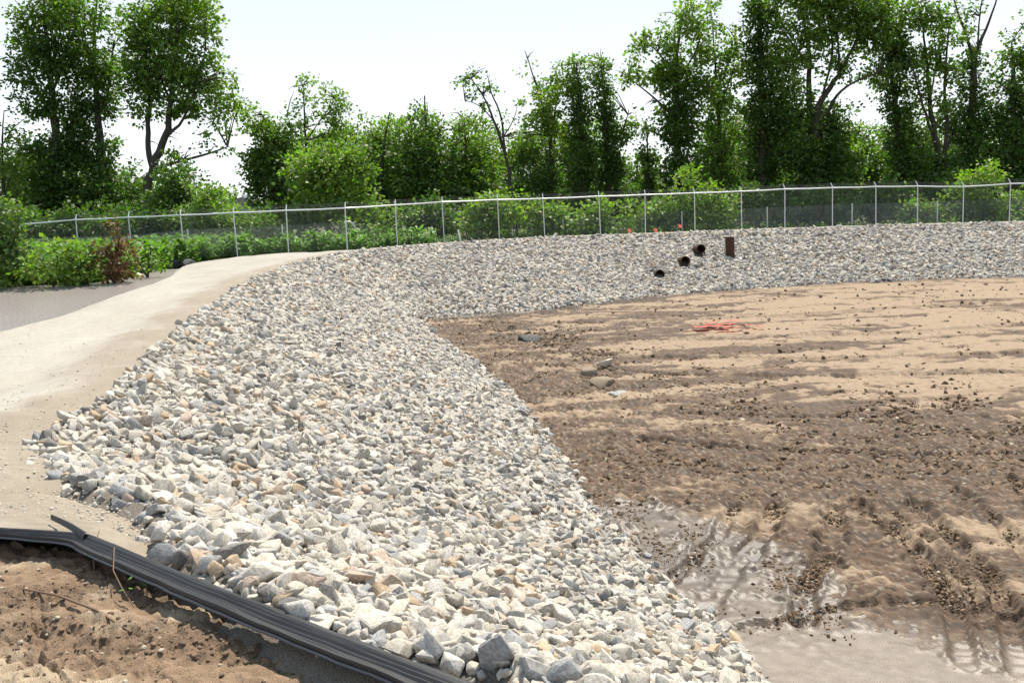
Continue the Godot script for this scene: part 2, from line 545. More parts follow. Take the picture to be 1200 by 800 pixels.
func basin_floor() -> void:
	var xs: Array = []
	var x := -5.5
	while x < 46.0:
		xs.append(x)
		x += 0.035 if x < 8.0 else minf(0.6, 0.035 + (x - 8.0) * 0.006)
	var zs: Array = []
	var z := -2.0
	while z > -52.0:
		zs.append(z)
		z -= 0.3 if z > -7.0 else 0.028 * pow(-z / 8.5, 1.0)
	var n1 := noise(31, 0.16)
	var n2 := noise(32, 1.1)
	var n3 := noise(33, 5.5, 3)
	var n4 := noise(37, 1.9, 5)
	var ns := noise(34, 0.5, 4)
	var nc := noise(35, 3.2, 1, FastNoiseLite.TYPE_CELLULAR)
	nc.cellular_return_type = FastNoiseLite.RETURN_DISTANCE
	nc.cellular_jitter = 1.0
	var nd := noise(36, 7.5, 1, FastNoiseLite.TYPE_CELLULAR)
	nd.cellular_return_type = FastNoiseLite.RETURN_DISTANCE
	var toe: Array = []
	for t in TOE_X:
		toe.append(Vector2(t[0], t[1]))
	var ridge: Array = []
	for t in RIDGE:
		ridge.append(Vector2(t[0], t[1]))
	var boxes: Array = []
	for r in RUTS:
		var bb := Rect2(r[2][0][0], r[2][0][1], 0, 0)
		for q in r[2]:
			bb = bb.expand(Vector2(q[0], q[1]))
		boxes.append(bb.grow(r[0] * 3.5))
	var v := PackedVector3Array()
	var c := PackedColorArray()
	var soaked := PackedFloat32Array()
	var dry := Color(0.39, 0.285, 0.185)
	var brown := Color(0.135, 0.079, 0.043)
	var dark := Color(0.062, 0.042, 0.027)
	var silt := Color(0.24, 0.195, 0.15)
	var greymud := Color(0.13, 0.102, 0.078)
	for zi in zs:
		var tx: float = along(toe, zi)
		for xi in xs:
			var px: float = xi
			var pz: float = zi
			var a1 := n1.get_noise_2d(px, pz)
			var a2 := n2.get_noise_2d(px, pz)
			var a3 := n3.get_noise_2d(px, pz)
			# wheel-dragged streaks, running across the basin
			var sv := pz + 0.22 * px - 0.006 * px * px + 0.9 * a1
			var s := ns.get_noise_2d(px * 0.26 + 0.5 * a2, sv * 1.1 + 0.5 * a2)
			var far_dry := smoothstep(3.0, 13.0, px) * smoothstep(19.0, 30.0, -pz)
			var band := exp(-pow((-pz - 17.0 + 0.12 * px + 1.5 * a1) / 3.0, 2.0))
			var toe_d := px - tx
			var left := (1.0 - smoothstep(0.8, 5.5, toe_d + 2.0 * a1)) * smoothstep(14.0, 17.0, -pz)
			var wetness := exp(-(pow((px - 2.3 - 0.3 * (pz + 12.0)) / 1.3, 2.0) + pow((pz + 12.2) / 2.3, 2.0)) * 1.2) + 0.8 * exp(-pow((toe_d - 0.5) / 0.8, 2.0)) * smoothstep(16.0, 12.0, -pz)
			wetness = smoothstep(0.25, 0.6, wetness + 0.25 * a2)
			var silty := smoothstep(10.6, 9.4, -pz + 0.25 * px - 0.9 + 0.6 * a2)
			var cloddy := exp(-(pow((px - 4.0) / 1.1, 2.0) + pow((pz + 11.7) / 1.3, 2.0)))
			var dryness := clampf(0.4 + 2.1 * s + 0.5 * a1 + 0.55 * far_dry - 0.8 * band - 0.6 * left - 0.5 * cloddy - 0.16 * smoothstep(24.0, 19.0, -pz) + 0.6 * a2, 0.0, 1.0)
			var rough := clampf(0.45 + 0.9 * band + 0.8 * left + 0.9 * cloddy - 0.35 * far_dry + 0.5 * a2, 0.08, 1.3) * (1.0 - 0.85 * wetness * smoothstep(0.35, 0.0, a2)) * (1.0 - 0.93 * silty)
			var clod := 0.0
			if rough > 0.1:
				clod = maxf(0.0, -nc.get_noise_2d(px + 0.2 * a3, pz)) - 0.35 + 0.6 * maxf(0.0, -nd.get_noise_2d(px, pz))
			var h := FLOOR_Y + 0.05 * a1 * (1.0 - wetness) + 0.014 * s * (1.0 - wetness) + rough * (0.06 * clod + 0.026 * a2 + 0.034 * a3) + 0.006 * a3 * (1.0 - 0.7 * silty) + 0.01 * a2 * wetness + 0.004 * a2 * silty
			var dd := dryness
			var rut_edge := 0.0
			for ri in RUTS.size():
				if boxes[ri].has_point(Vector2(px, pz)):
					var w: float = RUTS[ri][0]
					var sd := seg_dist(Vector2(px + 0.05 * a2, pz + 0.05 * a2), RUTS[ri][2])
					var u := sd.x / w
					if u < 3.0:
						var prof := -smoothstep(1.15, 0.75, u) + 0.35 * exp(-pow((u - 1.45) / 0.3, 2.0)) * (0.6 + 1.5 * a3 + 0.4 * a2)
						h += prof * RUTS[ri][1] * (1.0 if w != 0.17 else 1.0 - 0.75 * smoothstep(-12.9, -12.0, pz + 0.6 * a2))
						if u < 0.95:
							h += 0.012 * sin(sd.y * 30.0 + 2.0 * a2) + 0.025 * a2
						rut_edge = maxf(rut_edge, exp(-pow((u - 1.2) / 0.3, 2.0)))
			# loose windrow of dark earth at the far toe
			if pz < -37.0:
				var u2 := pz - along(ridge, px)
				var g := exp(-pow((u2 - 0.3) / (0.35 + 0.2 * a1), 2.0)) * smoothstep(0.0, 0.4, 0.45 + a2 + 0.8 * n2.get_noise_2d(px * 0.3, 7.0))
				h += 0.09 * g * (0.9 + 0.5 * a2)
				dd -= 0.9 * g
			var mott := n4.get_noise_2d(px * 0.5, pz)
			var col := brown.lerp(dry, smoothstep(0.15, 0.75, dd + 0.55 * mott + 0.2 * a3))
			col = col.lerp(dark, smoothstep(0.15, -0.25, dd + 0.45 * a3 + 0.4 * mott) * 0.85)
			col = col.lerp(greymud, wetness * 0.9)
			col = col.lerp(silt, silty)
			col = col.lerp(dark, 0.45 * rut_edge * clampf(0.5 + 1.5 * a3, 0.0, 1.0))
			if rough > 0.25:
				var peb := n3.get_noise_2d(px * 2.3 + 50.0, pz * 2.3)
				col = col.lerp(Color(0.45, 0.39, 0.3), smoothstep(0.3, 0.5, peb) * 0.7 * minf(1.0, rough))
			col = col * (1.0 + 0.3 * a3)
			v.append(Vector3(px, h, pz))
			c.append(col)
			soaked.append(wetness + silty * 0.8 - 0.5 * a3)
	var whole := grid_mesh(v, zs.size(), xs.size(), c)
	var arr := whole.surface_get_arrays(0)
	var dry_i := PackedInt32Array()
	var wet_i := PackedInt32Array()
	var src: PackedInt32Array = arr[Mesh.ARRAY_INDEX]
	for t in range(0, src.size(), 6):
		if soaked[src[t]] > 0.5:
			wet_i.append_array(src.slice(t, t + 6))
		else:
			dry_i.append_array(src.slice(t, t + 6))
	var wm := mesh_node("wet_mud", array_mesh(v, arr[Mesh.ARRAY_NORMAL], c, wet_i), M.wet_mud, self)
	structure(wm, "smooth shiny wet mud at the near end of the basin floor")
	var o := mesh_node("basin_floor", array_mesh(v, arr[Mesh.ARRAY_NORMAL], c, dry_i), M.floor, self)
	structure(o, "rutted brown and tan mud floor of the basin")
	puddle([[1.8, -10.6], [2.2, -11.6], [2.75, -12.9], [3.2, -13.75], [3.75, -13.8], [3.7, -13.2], [3.35, -12.6], [2.6, -11.3], [2.2, -10.5]], -2.702, "small sky reflecting puddle in a wheel rut near the stones")
	puddle([[-3.6, -40.2], [-1.6, -40.6], [1.4, -41.6], [2.2, -41.2], [1.2, -40.4], [-0.6, -39.6], [-2.6, -39.0]], -2.58, "long shallow puddle at the foot of the far stone bank")

func puddle(pts: Array, y: float, label: String) -> void:
	var poly := PackedVector2Array()
	for p in pts:
		poly.append(Vector2(p[0], p[1]))
	var tri := Geometry2D.triangulate_polygon(poly)
	var v := PackedVector3Array()
	var n := PackedVector3Array()
	for i in tri:
		v.append(Vector3(poly[i].x, y, poly[i].y))
		n.append(UP)
	var o := mesh_node(named("puddle"), array_mesh(v, n, null, null), M.water, self)
	structure(o, label)

const SILT := [[-12.0, -6.95], [-6.0, -6.5], [-3.39, -6.33], [-2.7, -6.1], [-1.61, -5.12], [-0.86, -4.46], [-0.2, -3.9], [0.6, -3.2], [1.6, -2.4]]

func silt_z(x: float) -> float:
	var p: Array = []
	for s in SILT:
		p.append(Vector2(s[0], s[1]))
	return along(p, x)

func soil_h(x: float, z: float, n1: FastNoiseLite, n3: FastNoiseLite, nc: FastNoiseLite, crack: FastNoiseLite) -> Array:
	var a1 := n1.get_noise_2d(x, z)
	var a3 := n3.get_noise_2d(x, z)
	var d := z - silt_z(x)
	var cl := maxf(0.0, -nc.get_noise_2d(x, z)) - 0.3
	var cloddy := smoothstep(-0.15, 0.35, n1.get_noise_2d(x * 0.8 + 30.0, z * 1.4) + 0.25 - 0.3 * smoothstep(0.6, 1.4, d))
	var dry := smoothstep(-0.15, 0.25, a1 + 0.7 * smoothstep(0.5, 1.6, d) - 0.25)
	var h := -0.15 + 0.05 * a1 + 0.02 * a3 + cloddy * (0.03 * cl + 0.022 * a3)
	h += 0.05 * smoothstep(0.1, 0.8, d) - 0.04 * smoothstep(1.2, 2.5, d)
	var cr := crack.get_noise_2d(x + 0.06 * a3, z + 0.06 * a3)
	var gap := smoothstep(-0.92, -0.97, cr) * smoothstep(0.45, 0.9, d)
	h -= 0.03 * gap
	return [h, dry, cloddy * (1.0 - 0.6 * smoothstep(0.8, 1.3, d + 0.4 * a1)), gap, a3]

func soil() -> void:
	var n1 := noise(41, 1.1)
	var n3 := noise(42, 9.0, 3)
	var nc := noise(43, 7.0, 1, FastNoiseLite.TYPE_CELLULAR)
	nc.cellular_return_type = FastNoiseLite.RETURN_DISTANCE
	var crack := noise(44, 3.6, 1, FastNoiseLite.TYPE_CELLULAR)
	crack.cellular_return_type = FastNoiseLite.RETURN_DISTANCE2_SUB
	var v := PackedVector3Array()
	var c := PackedColorArray()
	var cols := 300
	var x := -12.0
	var rows := 0
	while x < 3.0:
		var zs := silt_z(x) - 0.12
		for k in cols:
			var t := float(k) / (cols - 1)
			var z := lerpf(zs, 1.5, t) if t > 0.9 else lerpf(zs, zs + 4.2, t / 0.9)
			if t > 0.9:
				z = lerpf(zs + 4.2, 3.0, (t - 0.9) / 0.1)
			var r := soil_h(x, z, n1, n3, nc, crack)
			v.append(Vector3(x, r[0], z))
			var col := Color(0.27, 0.18, 0.11).lerp(Color(0.46, 0.365, 0.25), clampf(r[1] + 0.3 * r[4], 0.0, 1.0))
			col = col.lerp(Color(0.115, 0.072, 0.045), 0.75 * r[2] * clampf(0.5 + r[4] * 1.2, 0.0, 1.0))
			c.append(col * (1.0 + 0.35 * r[4]))
		rows += 1
		x += 0.02 if x > -4.0 and x < 0.9 else 0.12
	var o := mesh_node("soil", grid_mesh(v, rows, cols, c), M.soil, self)
	structure(o, "cracked cloddy brown soil in front of the black silt fence")
	# loose clods
	var rng := RandomNumberGenerator.new()
	rng.seed = 5
	var mm := MultiMesh.new()
	mm.transform_format = MultiMesh.TRANSFORM_3D
	mm.use_colors = true
	mm.mesh = stone_meshes[2]
	var tr: Array = []
	var cs: Array = []
	while tr.size() < 9000:
		var px := rng.randf_range(-4.5, 0.6)
		var pz := silt_z(px) + rng.randf_range(0.18, 3.0)
		var r := soil_h(px, pz, n1, n3, nc, crack)
		if rng.randf() > 0.1 + 0.9 * r[2]:
			continue
		var s := 0.005 + 0.026 * pow(rng.randf(), 7.0)
		tr.append(Transform3D(Basis(Vector3(rng.randfn(), rng.randfn(), rng.randfn()).normalized(), rng.randf() * TAU).scaled(Vector3(s, s * 0.7, s)), Vector3(px, r[0] + s * 0.15, pz)))
		var g := rng.randf_range(0.7, 1.3)
		cs.append(Color(0.19 * g, 0.13 * g, 0.085 * g) if rng.randf() < 0.9 else Color(0.45, 0.4, 0.32))
	stuff_copies("soil_clods", mm, tr, cs, M.stone_vc, self, "small brown clods strewn over the near soil", "clods")

func stuff_copies(n: String, mm: MultiMesh, tr: Array, cs: Array, mat: Material, parent: Node, label := "", category := "") -> void:
	mm.instance_count = tr.size()
	for i in tr.size():
		mm.set_instance_transform(i, tr[i])
		if mm.use_colors:
			mm.set_instance_color(i, cs[i])
	var o := MultiMeshInstance3D.new()
	o.name = n
	o.multimesh = mm
	o.material_override = mat
	o.set_meta("kind", "stuff")
	if label != "":
		o.set_meta("label", label)
	if category != "":
		o.set_meta("category", category)
	parent.add_child(o, true)

func bank() -> void:
	var n := 20
	var crest := crest_path(n)
	var toe := toe_path(n)
	var cols := 40
	var v := PackedVector3Array()
	var nz := noise(51, 0.45)
	var nf := noise(52, 2.2)
	for i in crest.size():
		for k in cols:
			var t := float(k) / (cols - 1) * 1.12 - 0.06
			v.append(bank_point(crest[i], toe[i], t, nz) + UP * 0.03 * nf.get_noise_2d(crest[i].x * 3.0 + t * 20.0, crest[i].z * 3.0))
	var o := mesh_node("riprap_bank", grid_mesh(v, crest.size(), cols), M.bank, self)
	structure(o, "sloping bank of angular pale quarry stones curving round the basin")
	# the stones, scattered in jittered cells over the slope
	var rng := RandomNumberGenerator.new()
	rng.seed = 9
	var all: Array = []
	var carry := 0.0
	var ragged := noise(53, 0.9, 3)
	for i in crest.size() - 1:
		var c0: Vector3 = crest[i]
		var c1: Vector3 = crest[i + 1]
		var t0: Vector3 = toe[i]
		var t1: Vector3 = toe[i + 1]
		var len_mid := ((c0 + t0) * 0.5).distance_to((c1 + t1) * 0.5)
		var wid := c0.distance_to(t0)
		var near := Vector2((c0.x + t0.x) * 0.5, (c0.z + t0.z) * 0.5).length()
		var per := 620.0 if near < 22.0 else (480.0 if near < 36.0 else 360.0)
		carry += len_mid * wid * per
		while carry >= 1.0:
			carry -= 1.0
			var u := rng.randf()
			var lc := c0.distance_to(c1)
			var lt := t0.distance_to(t1)
			# denser where the strip is wider
			var t := rng.randf()
			if rng.randf() > lerpf(lc, lt, t) / maxf(lc, lt):
				t = 1.0 - t
			t = t * 1.045 - 0.02
			var cc := c0.lerp(c1, u)
			var tt := t0.lerp(t1, u)
			var p := bank_point(cc, tt, t, nz)
			var edge := ragged.get_noise_2d(p.x, p.z)
			if t < 0.012 + 0.03 * edge or t > 0.985 + 0.04 * edge:
				if rng.randf() < (0.35 if i < 90 else 0.75):
					continue
			var s := clampf(0.058 * exp(rng.randfn() * 0.42), 0.03, 0.125)
			if near > 36.0:
				s *= 1.3
			var nrm := bank_normal(cc, tt)
			var b := Basis(UP.cross(nrm).normalized(), UP.angle_to(nrm))
			b = b * Basis.from_euler(Vector3(rng.randfn() * 0.45, rng.randf() * TAU, rng.randfn() * 0.45))
			b = b * Basis.from_scale(Vector3(s * rng.randf_range(1.0, 1.45), s * rng.randf_range(0.62, 1.0), s * rng.randf_range(0.8, 1.05)))
			var q := p + nrm * (s * rng.randf_range(-0.45, 0.6))
			var blocked := false
			for w in PIPES:
				if Vector2(q.x - w[0], q.z - w[2]).length() < 0.31 or (absf(q.x - w[0]) < 0.3 and q.z > w[2] and q.z < w[2] + 0.75 and w[3] == 0):
					blocked = true
			if blocked:
				continue
			var size_seen := s / maxf(q.distance_to(Vector3(0, 2, 0)), 0.1)
			var vis := q.z < -3.9 and absf(q.x / -q.z) < 0.53 and q.z > -40.0 and (q.y - 2.0) / -q.z > -0.5
			all.append([size_seen if vis else 0.0, Transform3D(b, q), tone(rng), rng.randi() % 10, s])
	all.sort_custom(func(a, b2): return a[0] > b2[0])
	for k in mini(300, all.size()):
		var a: Array = all[k]
		var st := MeshInstance3D.new()
		st.name = "stone" if k == 0 else "stone_%03d" % k
		st.mesh = stone_meshes[a[3]]
		st.material_override = M.stones[a[2]]
		st.transform = a[1]
		o.add_child(st, true)
	var pile := Node3D.new()
	pile.name = "stones"
	pile.set_meta("kind", "stuff")
	o.add_child(pile)
	for m in 10:
		var mm := MultiMesh.new()
		mm.transform_format = MultiMesh.TRANSFORM_3D
		mm.use_colors = true
		mm.mesh = stone_meshes[m]
		var tr: Array = []
		var cs: Array = []
		for k in range(300, all.size()):
			var a: Array = all[k]
			if a[3] == m:
				tr.append(a[1])
				var w: Array = STONE_TONES[a[2]]
				var g := rng.randf_range(0.85, 1.1)
				cs.append(Color(w[0] * g, w[1] * g, w[2] * g))
		stuff_copies("rubble", mm, tr, cs, M.stone_vc, pile)

func bank_point(c: Vector3, t: Vector3, u: float, nz: FastNoiseLite) -> Vector3:
	var p := c.lerp(t, u)
	if u < 0.0:
		p.y = c.y + u * 3.0
	elif u > 1.0:
		p.y = t.y - (u - 1.0) * 3.0
	var e := smoothstep(0.0, 0.12, u) * smoothstep(1.0, 0.9, u)
	p.y += 0.09 * nz.get_noise_2d(p.x, p.z) * e - 0.05 * sin(clampf(u, 0.0, 1.0) * PI)
	return p

func bank_normal(c: Vector3, t: Vector3) -> Vector3:
	var d := t - c
	var side := Vector3(-d.z, 0, d.x)
	var n := d.cross(side).normalized()
	return n if n.y > 0.0 else -n

func left_lane() -> void:
	var v := PackedVector3Array()
	var n := noise(61, 0.3)
	var rows := 60
	var cols := 60
	for r in rows:
		for k in cols:
			var z := lerpf(-16.0, -41.0, float(r) / (rows - 1))
			var x := lerpf(-45.0, -9.6 - 0.09 * maxf(0.0, -z - 20.0), float(k) / (cols - 1))
			v.append(Vector3(x, -0.36 + 0.03 * n.get_noise_2d(x, z) + 0.12 * smoothstep(-31.0, -34.0, z + 0.1 * (x + 14.0)), z))
	var o := mesh_node("wet_lane", grid_mesh(v, rows, cols), M.wet, self)
	structure(o, "wet grey mud lane below the left side of the gravel road")

# ---------------------------------------------------------------- fences
const RAIL := [[-24.78, 1.78, -51.5], [-21.26, 1.9, -50.0], [-17.91, 1.91, -48.0], [-14.8, 1.91, -46.0], [-12.53, 1.92, -46.5], [-10.21, 1.92, -47.0], [-7.51, 1.91, -47.2], [-5.36, 1.95, -49.0], [-3.28, 2.0, -52.0], [-0.44, 1.99, -53.0], [1.94, 1.95, -53.3], [4.92, 1.94, -53.6], [7.39, 1.92, -53.8], [10.09, 1.9, -54.2], [12.67, 1.88, -54.5], [15.1, 1.9, -54.8], [17.68, 1.86, -54.8], [20.03, 1.82, -54.8], [22.3, 1.75, -54.8], [24.7, 1.62, -54.6], [27.23, 1.67, -54.6], [29.88, 1.65, -54.4]]
const OLD := [[-27.8, 1.02, -53.6], [-24.3, 1.0, -53.4], [-19.2, 1.0, -51.2], [-15.3, 1.2, -48.4], [-10.9, 1.21, -49.0], [-7.7, 1.2, -50.5], [-6.6, 0.72, -51.6], [-5.06, -0.05, -53.0], [-4.04, -0.02, -54.0], [-1.57, 0.41, -54.9], [0.27, 0.63, -55.0], [3.07, 0.75, -55.3], [9.75, 0.9, -56.2], [14.6, 0.92, -56.6], [19.4, 0.91, -56.7], [24.2, 0.84, -56.7], [30.8, 0.8, -56.6]]

func base_at(x: float) -> float:
	return -0.06 - 0.0125 * maxf(0.0, x)

func diamond(st: SurfaceTool, a0: Vector3, a1: Vector3, b0: Vector3, b1: Vector3, step: float, rad: float) -> void:
	# wires in both diagonals over the panel a0-b0 (bottom), a1-b1 (top)
	var w := a0.distance_to(b0)
	var h := maxf(0.05, (a0.distance_to(a1) + b0.distance_to(b1)) * 0.5)
	var fwd := (b0 - a0).normalized()
	var nrm := fwd.cross(UP).normalized()
	for dir in [1.0, -1.0]:
		var s := -h
		while s < w:
			var u0 := maxf(0.0, s)
			var u1 := minf(w, s + h)
			if u1 - u0 > 0.02:
				var h0 := (u0 - s) / h
				var h1 := (u1 - s) / h
				if dir < 0.0:
					h0 = 1.0 - h0
					h1 = 1.0 - h1
				var p := a0.lerp(b0, u0 / w).lerp(a1.lerp(b1, u0 / w), h0)
				var q := a0.lerp(b0, u1 / w).lerp(a1.lerp(b1, u1 / w), h1)
				var d := (q - p).normalized()
				var side := d.cross(nrm).normalized() * rad
				var o: Vector3 = nrm * rad * dir
				for f in [[side, -side], [-side, nrm * rad * 1.6], [nrm * rad * 1.6, side]]:
					for k in [p + f[0], q + f[0], p + f[1], p + f[1], q + f[0], q + f[1]]:
						st.add_vertex(k + o)
			s += step

func fences() -> void:
	var rng := RandomNumberGenerator.new()
	rng.seed = 12
	var f := thing("chain_link_fence", Vector3.ZERO)
	tag(f, "new galvanised chain link fence with a shiny top rail along the crest", "fence")
	var n := RAIL.size()
	for i in n:
		var top := Vector3(RAIL[i][0], RAIL[i][1], RAIL[i][2])
		var foot := Vector3(top.x + rng.randfn() * 0.02, base_at(top.x) - 0.1, top.z)
		var st := begin()
		tube(st, [foot, top, top + UP * 0.06], [0.027, 0.027, 0.029], 8)
		tube(st, [top + UP * 0.05, top + Vector3(-0.05 if top.x > 10.0 else 0.0, 0.27, -0.16)], [0.028, 0.02], 6)
		mesh_node("post", commit(st), M.galv, f)
		if i == n - 1:
			continue
		var nxt := Vector3(RAIL[i + 1][0], RAIL[i + 1][1], RAIL[i + 1][2])
		st = begin()
		var mid := top.lerp(nxt, 0.5) - UP * 0.015
		tube(st, [top + Vector3(0, 0, 0.03), mid + Vector3(0, 0, 0.03), nxt + Vector3(0, 0, 0.03)], [0.036, 0.036, 0.036], 8)
		mesh_node("top_rail", commit(st), M.galv, f)
		st = begin(false)
		diamond(st, Vector3(top.x, base_at(top.x), top.z - 0.05), top + Vector3(0, 0, -0.05), Vector3(nxt.x, base_at(nxt.x), nxt.z - 0.05), nxt + Vector3(0, 0, -0.05), 0.085, 0.001)
		var wm := mesh_node("wire_mesh", commit(st), M.wire, f)
		wm.set_meta("kind", "stuff")
		st = begin(false)
		for k in 3:
			var off := Vector3(0, 0.12 + 0.06 * k, -0.06 - 0.045 * k)
			tube(st, [top + off, top.lerp(nxt, 0.5) + off - UP * 0.03, nxt + off], [0.004, 0.004, 0.004], 3)
		wm = mesh_node("barbed_wire", commit(st), M.wire, f)
		wm.set_meta("kind", "stuff")
	var g := thing("old_wire_fence", Vector3.ZERO)
	tag(g, "low sagging old wire mesh fence among the shrubs behind the new fence", "fence")
	for i in OLD.size():
		var top := Vector3(OLD[i][0], OLD[i][1], OLD[i][2])
		var by := base_at(top.x) - 0.25
		if i != 6 and i != 7 and i != 8:
			var st2 := begin()
			if i == 5:
				tube(st2, [Vector3(top.x + 0.1, by, top.z), top + Vector3(0.1, -0.3, 0), top + Vector3(0.02, -0.08, 0), top + Vector3(-0.15, 0.03, 0), top + Vector3(-0.4, 0.02, 0)], [0.035, 0.035, 0.035, 0.035, 0.035], 7)
			else:
				tube(st2, [Vector3(top.x, by, top.z), top + UP * 0.04], [0.035, 0.035], 7)
			mesh_node("post", commit(st2), M.galv, g)
		if i == OLD.size() - 1 or i == 7:
			continue
		var nxt := Vector3(OLD[i + 1][0], OLD[i + 1][1], OLD[i + 1][2])
		var st := begin(false)
		diamond(st, Vector3(top.x, by, top.z), top, Vector3(nxt.x, base_at(nxt.x) - 0.25, nxt.z), nxt, 0.05, 0.0016)
		var wm := mesh_node("wire_mesh", commit(st), M.wire, g)
		wm.set_meta("kind", "stuff")
	# white stake
	var s := thing("white_stake", Vector3(-2.42, -0.12, -51.9))
	tag(s, "short white leaning stake in front of the fence gap", "stake")
	var st3 := begin()
	tube(st3, [Vector3(0, 0, 0), Vector3(-0.1, 0.68, 0)], [0.045, 0.045], 8)
	tube(st3, [Vector3(-0.1, 0.68, 0), Vector3(-0.1, 0.681, 0)], [0.045, 0.001], 8)
	mesh_node("shaft", commit(st3), M.white, s)

# ---------------------------------------------------------------- plants
const LEAF_TONES := [Color(0.09, 0.158, 0.036), Color(0.145, 0.235, 0.046), Color(0.2, 0.3, 0.058), Color(0.16, 0.08, 0.045), Color(0.15, 0.225, 0.08)]

func leaf_cloud(blobs: Array, leaf: float, rng: RandomNumberGenerator, per := 300.0) -> ArrayMesh:
	var gate := noise(rng.randi() % 5000, 0.55 * 0.2 / leaf, 2)
	var spots := PackedVector3Array()
	var outs := PackedVector3Array()
	var tones := PackedInt32Array()
	for b in blobs:
		var rx: float = b[3]
		var ry: float = b[4]
		var clusters := int(maxf(3.0, PI * rx * ry * b[5] * per / 15.0))
		var ctr := Vector3(b[0], b[1], b[2])
		for k in clusters:
			var d := Vector3(rng.randfn(), rng.randfn(), rng.randfn()).normalized()
			var r := pow(rng.randf(), 0.42) * (1.0 + 0.14 * rng.randfn())
			var at := ctr + Vector3(d.x * rx, d.y * ry, d.z * rx) * r
			if gate.get_noise_3dv(at) < (-0.03 if b[5] < 0.95 else -0.25):
				continue
			spots.append(at)
			outs.append(d)
			tones.append(int(b[6]))
	var per_c := 15
	var total := spots.size() * per_c
	var v := PackedVector3Array()
	var n := PackedVector3Array()
	var c := PackedColorArray()
	var idx := PackedInt32Array()
	v.resize(total * 4)
	n.resize(total * 4)
	c.resize(total * 4)
	idx.resize(total * 6)
	var o := 0
	var t := 0
	for s in spots.size():
		var base: Color = LEAF_TONES[tones[s]]
		var cl := rng.randf_range(0.8, 1.25)
		var rad := leaf * rng.randf_range(1.3, 2.4)
		for k in per_c:
			var off := Vector3(rng.randfn() * 0.62, rng.randfn() * 0.4, rng.randfn() * 0.62) * rad
			var p := spots[s] + off
			var a := (off / rad + outs[s] * 0.6 + Vector3(rng.randf() - 0.5, rng.randf() - 0.75, rng.randf() - 0.5) * 1.4).normalized()
			var up := Vector3(rng.randfn() * 0.7, 0.75, rng.randfn() * 0.7)
			var side := a.cross(up).normalized()
			var nn := side.cross(a).normalized()
			var l := leaf * rng.randf_range(0.7, 1.45)
			var w := l * rng.randf_range(0.34, 0.5)
			var g := cl * rng.randf_range(0.75, 1.3)
			var yel := rng.randf_range(-0.15, 0.25)
			var col := Color(base.r * g * (1.0 + yel), base.g * g, base.b * g * (1.0 - yel))
			v[o] = p
			v[o + 1] = p + a * l * 0.45 + side * w - nn * w * 0.3
			v[o + 2] = p + a * l
			v[o + 3] = p + a * l * 0.45 - side * w - nn * w * 0.3
			for q in 4:
				n[o + q] = nn
				c[o + q] = col
			idx[t] = o
			idx[t + 1] = o + 2
			idx[t + 2] = o + 1
			idx[t + 3] = o
			idx[t + 4] = o + 3
			idx[t + 5] = o + 2
			o += 4
			t += 6
	return array_mesh(v, n, c, idx)

func trees() -> void:
	var rng := RandomNumberGenerator.new()
	rng.seed = 100
	var groups := {"tall": "tall trees beyond the fence", "understory": "shrubs and small trees beyond the fence", "roadside": "bushes beside the wet lane"}
	for d in TREES:
		var o := Node3D.new()
		o.name = d[0]
		o.position = Vector3(d[3], -0.3, d[4])
		add_child(o)
		var bush: bool = d[0].contains("shrub") or d[0].contains("bush")
		tag(o, d[1], "bush" if bush else "tree", groups[d[2]])
		var limbs: Array = d[6]
		for i in limbs.size():
			var pts: Array = []
			var rad: Array = []
			for q in limbs[i]:
				pts.append(Vector3(q[0], q[1], q[2]))
			var sm := smooth_path(pts, 4)
			for k in sm.size():
				var j := k / 4
				var r0: float = limbs[i][j][3]
				var r1: float = limbs[i][mini(j + 1, limbs[i].size() - 1)][3]
				rad.append(lerpf(r0, r1, (k % 4) / 4.0))
				if k > 0:
					sm[k] += Vector3(rng.randfn(), 0, rng.randfn()) * rad[k] * 0.25
			var st := begin()
			tube(st, sm, rad, 8)
			mesh_node("stem" if bush else ("trunk" if i == 0 else "limb"), commit(st), M.bark, o)
		# twigs from the limbs into the leaf masses
		var tw := begin()
		for b in d[7]:
			for rep in (2 if bush else 4):
				var tgt := Vector3(b[0], b[1], b[2]) + Vector3(rng.randfn() * b[3], absf(rng.randfn()) * b[4], rng.randfn() * b[3]) * 0.5
				var best := Vector3.ZERO
				var bd := 1e9
				for l in limbs:
					for q in l:
						var p := Vector3(q[0], q[1], q[2])
						if p.y < tgt.y + 0.3 and p.distance_to(tgt) < bd:
							bd = p.distance_to(tgt)
							best = p
				if bd < 6.0:
					var mid := best.lerp(tgt, 0.5) + UP * 0.12 * bd
					tube(tw, [best, mid, tgt], [0.045 if not bush else 0.02, 0.028 if not bush else 0.012, 0.008], 4)
		var tn := mesh_node("twigs", commit(tw), M.bark, o)
		tn.set_meta("kind", "stuff")
		var ivy: Array = []
		var crown: Array = []
		for b in d[7]:
			if d[0].begins_with("ivy") and b[5] >= 1.1:
				ivy.append(b)
			else:
				crown.append(b)
		if crown.size():
			mesh_node("crown", leaf_cloud(crown, d[5], rng), M.leaf, o)
		if ivy.size():
			mesh_node("ivy", leaf_cloud(ivy, d[5] * 0.9, rng), M.leaf, o)

